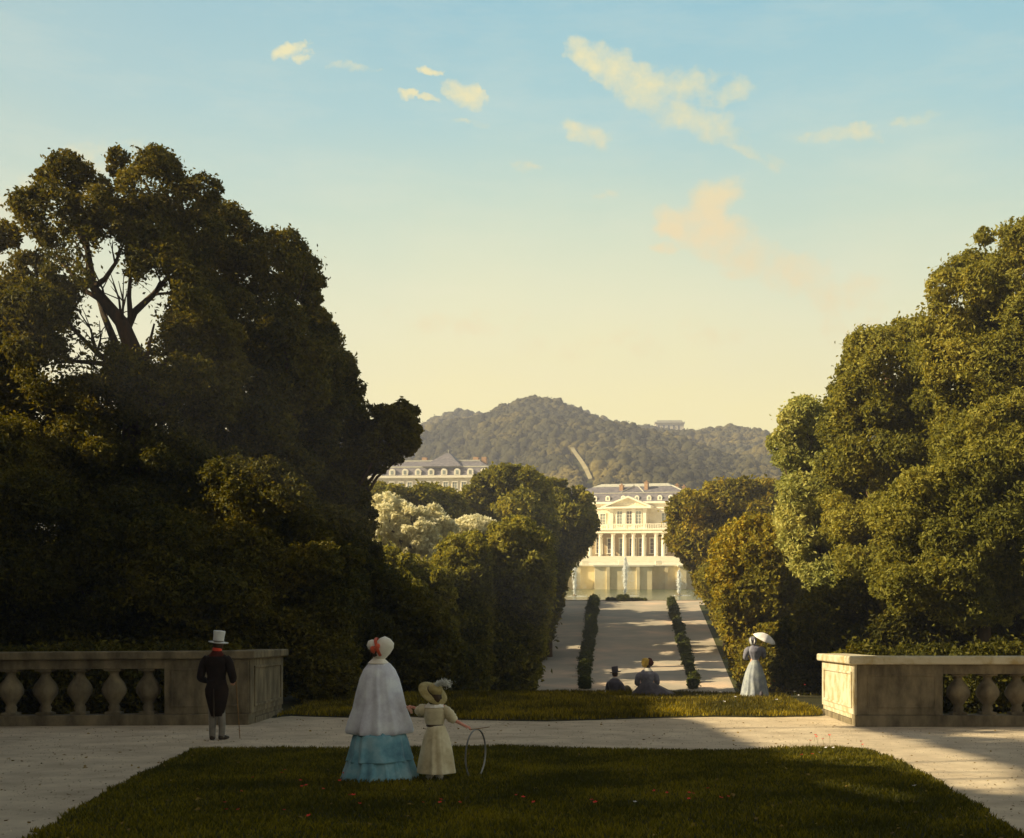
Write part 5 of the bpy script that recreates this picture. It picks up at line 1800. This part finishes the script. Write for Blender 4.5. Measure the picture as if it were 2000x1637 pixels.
# ---- gentleman by the left balustrade
def gentleman():
    g = G(423, 1446)
    o = empty('person', g, 'man in pale top hat, red scarf and dark tailcoat beside the left balustrade', 'person')
    f = standing(1.66, (-.265, .0, 1.03), (-.19, .20, .95), (.275, .0, 1.03), (.205, .20, .95), head=(.02, .02, 0), stance=.07, feet_dy=(0, .03))
    skin_body('body', f.j, f.e, M['skin'], o)
    garment('coat', [(.165, .88), (.155, .98), (.15, 1.06), (.175, 1.18), (.20, 1.30), (.175, 1.38), (.10, 1.43), (.06, 1.46)], M['coat'], o, fold=folds(5, .03, 31, .8, 1.4), sy=.72)
    # long skirts of the coat, narrowing to two tails with a slit
    garment('coat_skirt', [(.105, .40), (.125, .48), (.16, .62), (.19, .76), (.195, .84), (.165, .93), (.15, 1.0)], M['coat'], o, fold=folds(4, .05, 33, .4, 1.0), sy=.78, c=(.005, -.0, 0))
    b = bmesh.new(); box(-.006, .006, -.158, -.10, .39, .86, b); bm_obj('coat_vent', b, M['shoe'], o)
    garment('coat_collar', [(.14, 1.385), (.11, 1.42), (.075, 1.465), (.06, 1.49)], M['coat_red'], o, sy=.85, c=(.005, -.005, .006))
    for sd in (-1, 1):
        p_, r_ = smooth_path([(sd * .14, 0, 1.36), (sd * .20, 0, 1.27), (sd * .245, -.0, 1.12), (sd * .265, .01, 1.03), (sd * .235, .10, .985), (sd * .21, .17, .96)], [.07, .078, .068, .062, .054, .042], 4)
        tubes('sleeve', [(p_, r_)], M['coat'], o, 16)
        x = sd * .068
        p_, r_ = smooth_path([(x, 0, .9), (x, .01, .5), (x + (.01 if sd > 0 else -.005), .01 + .03 * (sd > 0), .2), (x + .0, .0 + .03 * (sd > 0), .045)], [.095, .068, .055, .048], 4)
        tubes('trouser_leg', [(p_, r_)], M['trouser'], o, 16)
        dx = sd * .015 + (.02 if sd > 0 else 0)
        b = bmesh.new(); y = .03 * (sd > 0)
        tube(b, [(x, y - .06, .04), (x, y - .02, .05), (x + dx, y + .08, .035), (x + dx * 2, y + .16, .025)], [.03, .042, .038, .018], 12)
        bm_obj('shoe', b, M['shoe'], o, True)
    garment('scarf', [(.068, 1.475), (.078, 1.495), (.076, 1.525), (.062, 1.545)], M['scarf'], o, fold=folds(4, .04, 3, 1.4, 1.55), sy=.95, c=(.01, .0, -.01))
    b = bmesh.new(); lathe(b, [(.02, 1.50), (.07, 1.52), (.083, 1.57), (.084, 1.62), (.02, 1.66)], (.02, .01, -.015), 18); bm_obj('hair', b, M['hair'], o, True)
    R = Matrix.Rotation(math.radians(6), 3, 'Y')
    b = bmesh.new()
    lathe(b, [(.088, .0), (.125, -.004), (.152, .006), (.155, .014), (.125, .006), (.09, .012), (.086, .03), (.088, .10), (.097, .19), (.094, .198), (.01, .20)], (.025, .01, 1.605), 32, R, lambda a, z: 1 + (.05 * math.cos(2 * a) if z < .02 else 0), cap=False)
    h = bm_obj('top_hat', b, M['hat_grey'], o, True)
    b = bmesh.new(); lathe(b, [(.088, .014), (.0895, .04)], (.025, .01, 1.605), 32, R, cap=False); bm_obj('hat_band', b, M['trouser'], h, True)
    # walking stick
    b = bmesh.new(); a = g + Vector((.245, .24, .95)); e = g + Vector((.355, .10, .015))
    tube(b, [a + Vector((-.03, .02, .06)), a, a.lerp(e, .5), e], [.011, .009, .008, .006], 8)
    s = bm_obj('walking_stick', b, M['cane']); tag(s, 'thin brown walking stick held by the man in the pale hat', 'walking stick')


gentleman()


# ---- lady with parasol
def lady():
    y = 33.4
    g = Vector(((1474 - CX) * y / F, y, float(bank_z(np.array([3.6]), np.array([y]))[0]) - .02))
    o = empty('person', g, 'lady in slate bodice and pale full skirt standing under a white parasol', 'person')
    f = standing(1.62, (-.25, .03, 1.07), (-.12, .2, 1.08), (.25, .06, 1.10), (.17, .20, 1.28), head=(-.04, .03, 0), hand_dirs=((1, .4, 0), (-.1, .2, 1)))
    skin_body('body', f.j, f.e, M['skin'], o)
    garment('skirt', [(.385, .0), (.38, .06), (.35, .22), (.31, .45), (.255, .68), (.18, .88), (.115, 1.0), (.10, 1.04)], M['paleskirt'], o, fold=folds(11, .07, 41, 0, 1.04), sy=.95)
    garment('bodice', [(.098, 1.02), (.12, 1.09), (.175, 1.2), (.20, 1.29), (.175, 1.37), (.10, 1.42), (.055, 1.445)], M['slateblue'], o, fold=folds(6, .05, 43, 1, 1.4), sy=.8)
    for sd, pts, rr in ((-1, [(-.12, 0, 1.34), (-.20, .0, 1.28), (-.25, .03, 1.10), (-.16, .16, 1.07)], [.07, .09, .062, .035]),
                        (1, [(.12, 0, 1.34), (.21, .02, 1.29), (.25, .06, 1.13), (.19, .17, 1.22)], [.07, .09, .062, .035])):
        p_, r_ = smooth_path(pts, rr, 4); tubes('sleeve', [(p_, r_)], M['slateblue'], o, 14)
    b = bmesh.new(); lathe(b, [(.015, -.12), (.075, -.10), (.10, -.03), (.105, .03), (.085, .085), (.02, .11)], (-.05, .01, 1.56), 20, Matrix.Rotation(math.radians(-12), 3, 'Y'), folds(7, .03, 2))
    bn = bm_obj('bonnet', b, M['slateblue'], o, True)
    b = bmesh.new()
    tube(b, [(-.10, -.05, 1.66), (-.125, -.09, 1.58), (-.10, -.09, 1.50), (-.05, -.08, 1.44)], [.014, .022, .024, .012], 8)
    bm_obj('ribbon', b, M['hat_grey'], bn, True)
    b = bmesh.new(); tube(b, [(-.02, -.10, 1.62), (-.01, -.12, 1.55), (-.03, -.10, 1.47)], [.01, .02, .008], 8); bm_obj('ribbon', b, M['parasol'], bn, True)
    b = bmesh.new(); lathe(b, [(.01, -.05), (.05, -.03), (.055, .02), (.01, .06)], (-.04, -.03, 1.49), 12); bm_obj('hair', b, M['hair'], o, True)
    b = bmesh.new(); lathe(b, [(.01, -.07), (.045, -.05), (.05, .0), (.03, .05), (.01, .06)], (.14, -.37, .17), 12, sy=.5)
    pc = bm_obj('purse', b, M['darkdress'], o, True)
    # parasol
    hp = g + Vector((.165, .215, 1.34))
    po = empty('parasol', hp, 'small white parasol tilted over the lady by the grass bank', 'parasol')
    R = Matrix.Rotation(math.radians(24), 3, 'Y') @ Matrix.Rotation(math.radians(10), 3, 'X')
    tip = R @ Vector((0, 0, .44))
    b = bmesh.new(); tube(b, [R @ Vector((0, 0, -.16)), tip + R @ Vector((0, 0, .06))], [.007, .006], 8); bm_obj('handle', b, M['cane'], po)
    b = bmesh.new()
    def sc(a, z): return 1 - .06 * abs(math.sin(4 * a)) * (1 if z < .40 else .3)
    lathe(b, [(.335, .275), (.30, .318), (.24, .362), (.15, .405), (.06, .43), (.008, .438)], (0, 0, 0), 48, R, sc, cap=False)
    c = bm_obj('canopy', b, M['parasol'], po, True)
    s = c.modifiers.new('solid', 'SOLIDIFY'); s.thickness = .004
    b = bmesh.new()
    for k in range(8):
        a = math.pi / 4 * k
        tube(b, [R @ Vector((.33 * math.cos(a), .33 * math.sin(a), .27)), R @ Vector((.17 * math.cos(a), .17 * math.sin(a), .385)), R @ Vector((0, 0, .43))], [.003, .003, .003], 5)
    ribs = bm_obj('ribs', b, M['cane'], c)


lady()


# ---- seated couple on the edge of the bank
def seated(px, lab, male):
    y = 36.0 if male else 33.6
    X_ = (px - CX) * y / F
    g = Vector((X_, y, float(bank_z(np.array([X_]), np.array([y]))[0]) - .02))
    o = empty('person', g, lab, 'person', rz=(math.radians(-28) if male else 0))
    if not male: o.scale = (1.15, 1.15, 1.15)
    else: o.scale = (1.1, 1.1, 1.1)
    f = Fig()
    pel = f.add((0, 0, .12), (.15, .12)); wa = f.add((0, .02, .28), (.13, .10), pel); ch = f.add((0, .02, .47), (.15, .11), wa)
    nb = f.add((0, .02, .60), (.07, .06), ch); nk = f.add((0, .03, .67), .05, nb); hd = f.add((0, .05, .76), (.072, .085), nk); f.add((0, .05, .84), (.065, .078), hd)
    f.add((0, .15, .745), .014, hd)
    for sd in (-1, 1):
        s_ = f.add((sd * .18, .02, .55), .052, ch); e_ = f.add((sd * .24, .08, .30), .042, s_); w_ = f.add((sd * .17, .30, .26), .027, e_)
        f.hand(w_, (-.3 * sd, 1, 0), (0, 0, -1), 1, .5, sd)
        h_ = f.add((sd * .09, .12, .12), .085, pel); k_ = f.add((sd * .13, .48, .34), .06, h_); a_ = f.add((sd * .12, .78, .06), .042, k_); f.add((sd * .12, .92, .05), .03, a_)
    skin_body('body', f.j, f.e, M['skin'], o)
    top = M['darkdress'] if male else M['slateblue']
    garment('coat' if male else 'bodice', [(.15, .06), (.13, .22), (.135, .32), (.185, .46), (.185, .55), (.12, .62), (.06, .655)], top, o, fold=folds(5, .04, 51, 0, .6), sy=.82, c=(0, .02, 0))
    for sd in (-1, 1):
        p_, r_ = smooth_path([(sd * .13, .02, .54), (sd * .20, .03, .47), (sd * .24, .08, .31), (sd * .18, .26, .27)], [.06, .08 if not male else .062, .06, .038], 4); tubes('sleeve', [(p_, r_)], top, o, 14)
    if male:
        for sd in (-1, 1):
            p_, r_ = smooth_path([(sd * .09, .05, .13), (sd * .13, .48, .35), (sd * .12, .76, .08)], [.11, .08, .06], 5); tubes('trouser_leg', [(p_, r_)], M['olive_cloth'], o, 14)
            b = bmesh.new(); tube(b, [(sd * .12, .74, .05), (sd * .12, .82, .06), (sd * .12, .96, .04)], [.04, .045, .02], 10); bm_obj('shoe', b, M['shoe'], o, True)
        garment('cravat', [(.065, .63), (.06, .68)], M['hat_grey'], o, c=(0, .03, 0))
        b = bmesh.new(); lathe(b, [(.09, 0), (.13, -.006), (.15, .012), (.152, .02), (.12, .006), (.09, .012), (.085, .04), (.088, .13), (.085, .16), (.01, .165)], (0, .05, .80), 28, Matrix.Rotation(math.radians(-8), 3, 'Y'), lambda a, z: 1 + (.06 * math.cos(2 * a) if z < .02 else 0), cap=False)
        bm_obj('top_hat', b, M['darkdress'], o, True)
        b = bmesh.new(); lathe(b, [(.02, .68), (.07, .71), (.082, .77), (.02, .84)], (0, .035, 0), 14); bm_obj('hair', b, M['hair'], o, True)
    else:
        # skirt spread over the ground
        b = bmesh.new()
        fo = folds(9, .09, 61, 0, .35)
        prof = [(.54, .0), (.50, .05), (.40, .14), (.27, .24), (.17, .31), (.12, .34)]
        rings = []
        for r, z in prof:
            ring = []
            for i in range(60):
                a = 2 * math.pi * i / 60; k = fo(a, z)
                t_ = (r - .12) / .42
                ring.append(b.verts.new((r * k * math.cos(a) * 1.0 + .16 * t_, r * k * math.sin(a) * .85 + .22 * t_, z)))
            rings.append(ring)
        for A, B_ in zip(rings, rings[1:]):
            for i in range(60): b.faces.new((A[i], A[(i + 1) % 60], B_[(i + 1) % 60], B_[i]))
        bm_obj('skirt', b, M['darkdress'], o, True)
        b = bmesh.new(); lathe(b, [(.125, -.012), (.133, 0), (.125, .012)], (0, .02, .31), 24, None, None, .85, cap=False); bm_obj('sash', b, M['shoe'], o, True)
        garment('collar', [(.12, .60), (.09, .635), (.06, .67)], M['collar'], o, c=(.01, .02, .008))
        b = bmesh.new(); lathe(b, [(.015, -.12), (.07, -.10), (.10, -.03), (.108, .03), (.09, .09), (.02, .115)], (-.035, .03, .80), 20, Matrix.Rotation(math.radians(10), 3, 'Y'), folds(7, .03, 2))
        bn = bm_obj('bonnet', b, M['yellow_bonnet'], o, True)
        b = bmesh.new(); lathe(b, [(.08, -.06), (.105, 0), (.10, .06), (.06, .10)], (.045, .05, .80), 18, Matrix.Rotation(math.radians(60), 3, 'Y')); bm_obj('brim', b, M['coat_red'], bn, True)
        b = bmesh.new(); lathe(b, [(.02, .64), (.05, .67), (.07, .73), (.02, .8)], (.02, .02, 0), 12); bm_obj('hair', b, M['hair'], o, True)


seated(1200, 'man in dark top hat sitting on the bank beside the woman in yellow bonnet', True)
seated(1264, 'seated woman in yellow bonnet and dark spread skirt on the grass bank', False)

# ------------------------------------------------------------------ evening haze
def haze():
    b = bmesh.new(); box(-415, 415, -88, 700, -6.5, 112, b)
    o = bm_obj('haze', b, bpy.data.materials.new('haze_air'))
    m = o.data.materials[0]
    m.use_nodes = True
    t = m.node_tree
    for n in list(t.nodes): t.nodes.remove(n)
    out = nd(t, 'ShaderNodeOutputMaterial'); v = nd(t, 'ShaderNodeVolumePrincipled')
    v.inputs['Color'].default_value = c4(.74, .78, 1.0)
    v.inputs['Density'].default_value = HAZE
    v.inputs['Anisotropy'].default_value = .2
    t.links.new(v.outputs[0], out.inputs['Volume'])
    m.cycles.homogeneous_volume = True
    tag(o, 'thin warm evening air', 'haze', kind='stuff')


HAZE = .00088
haze()
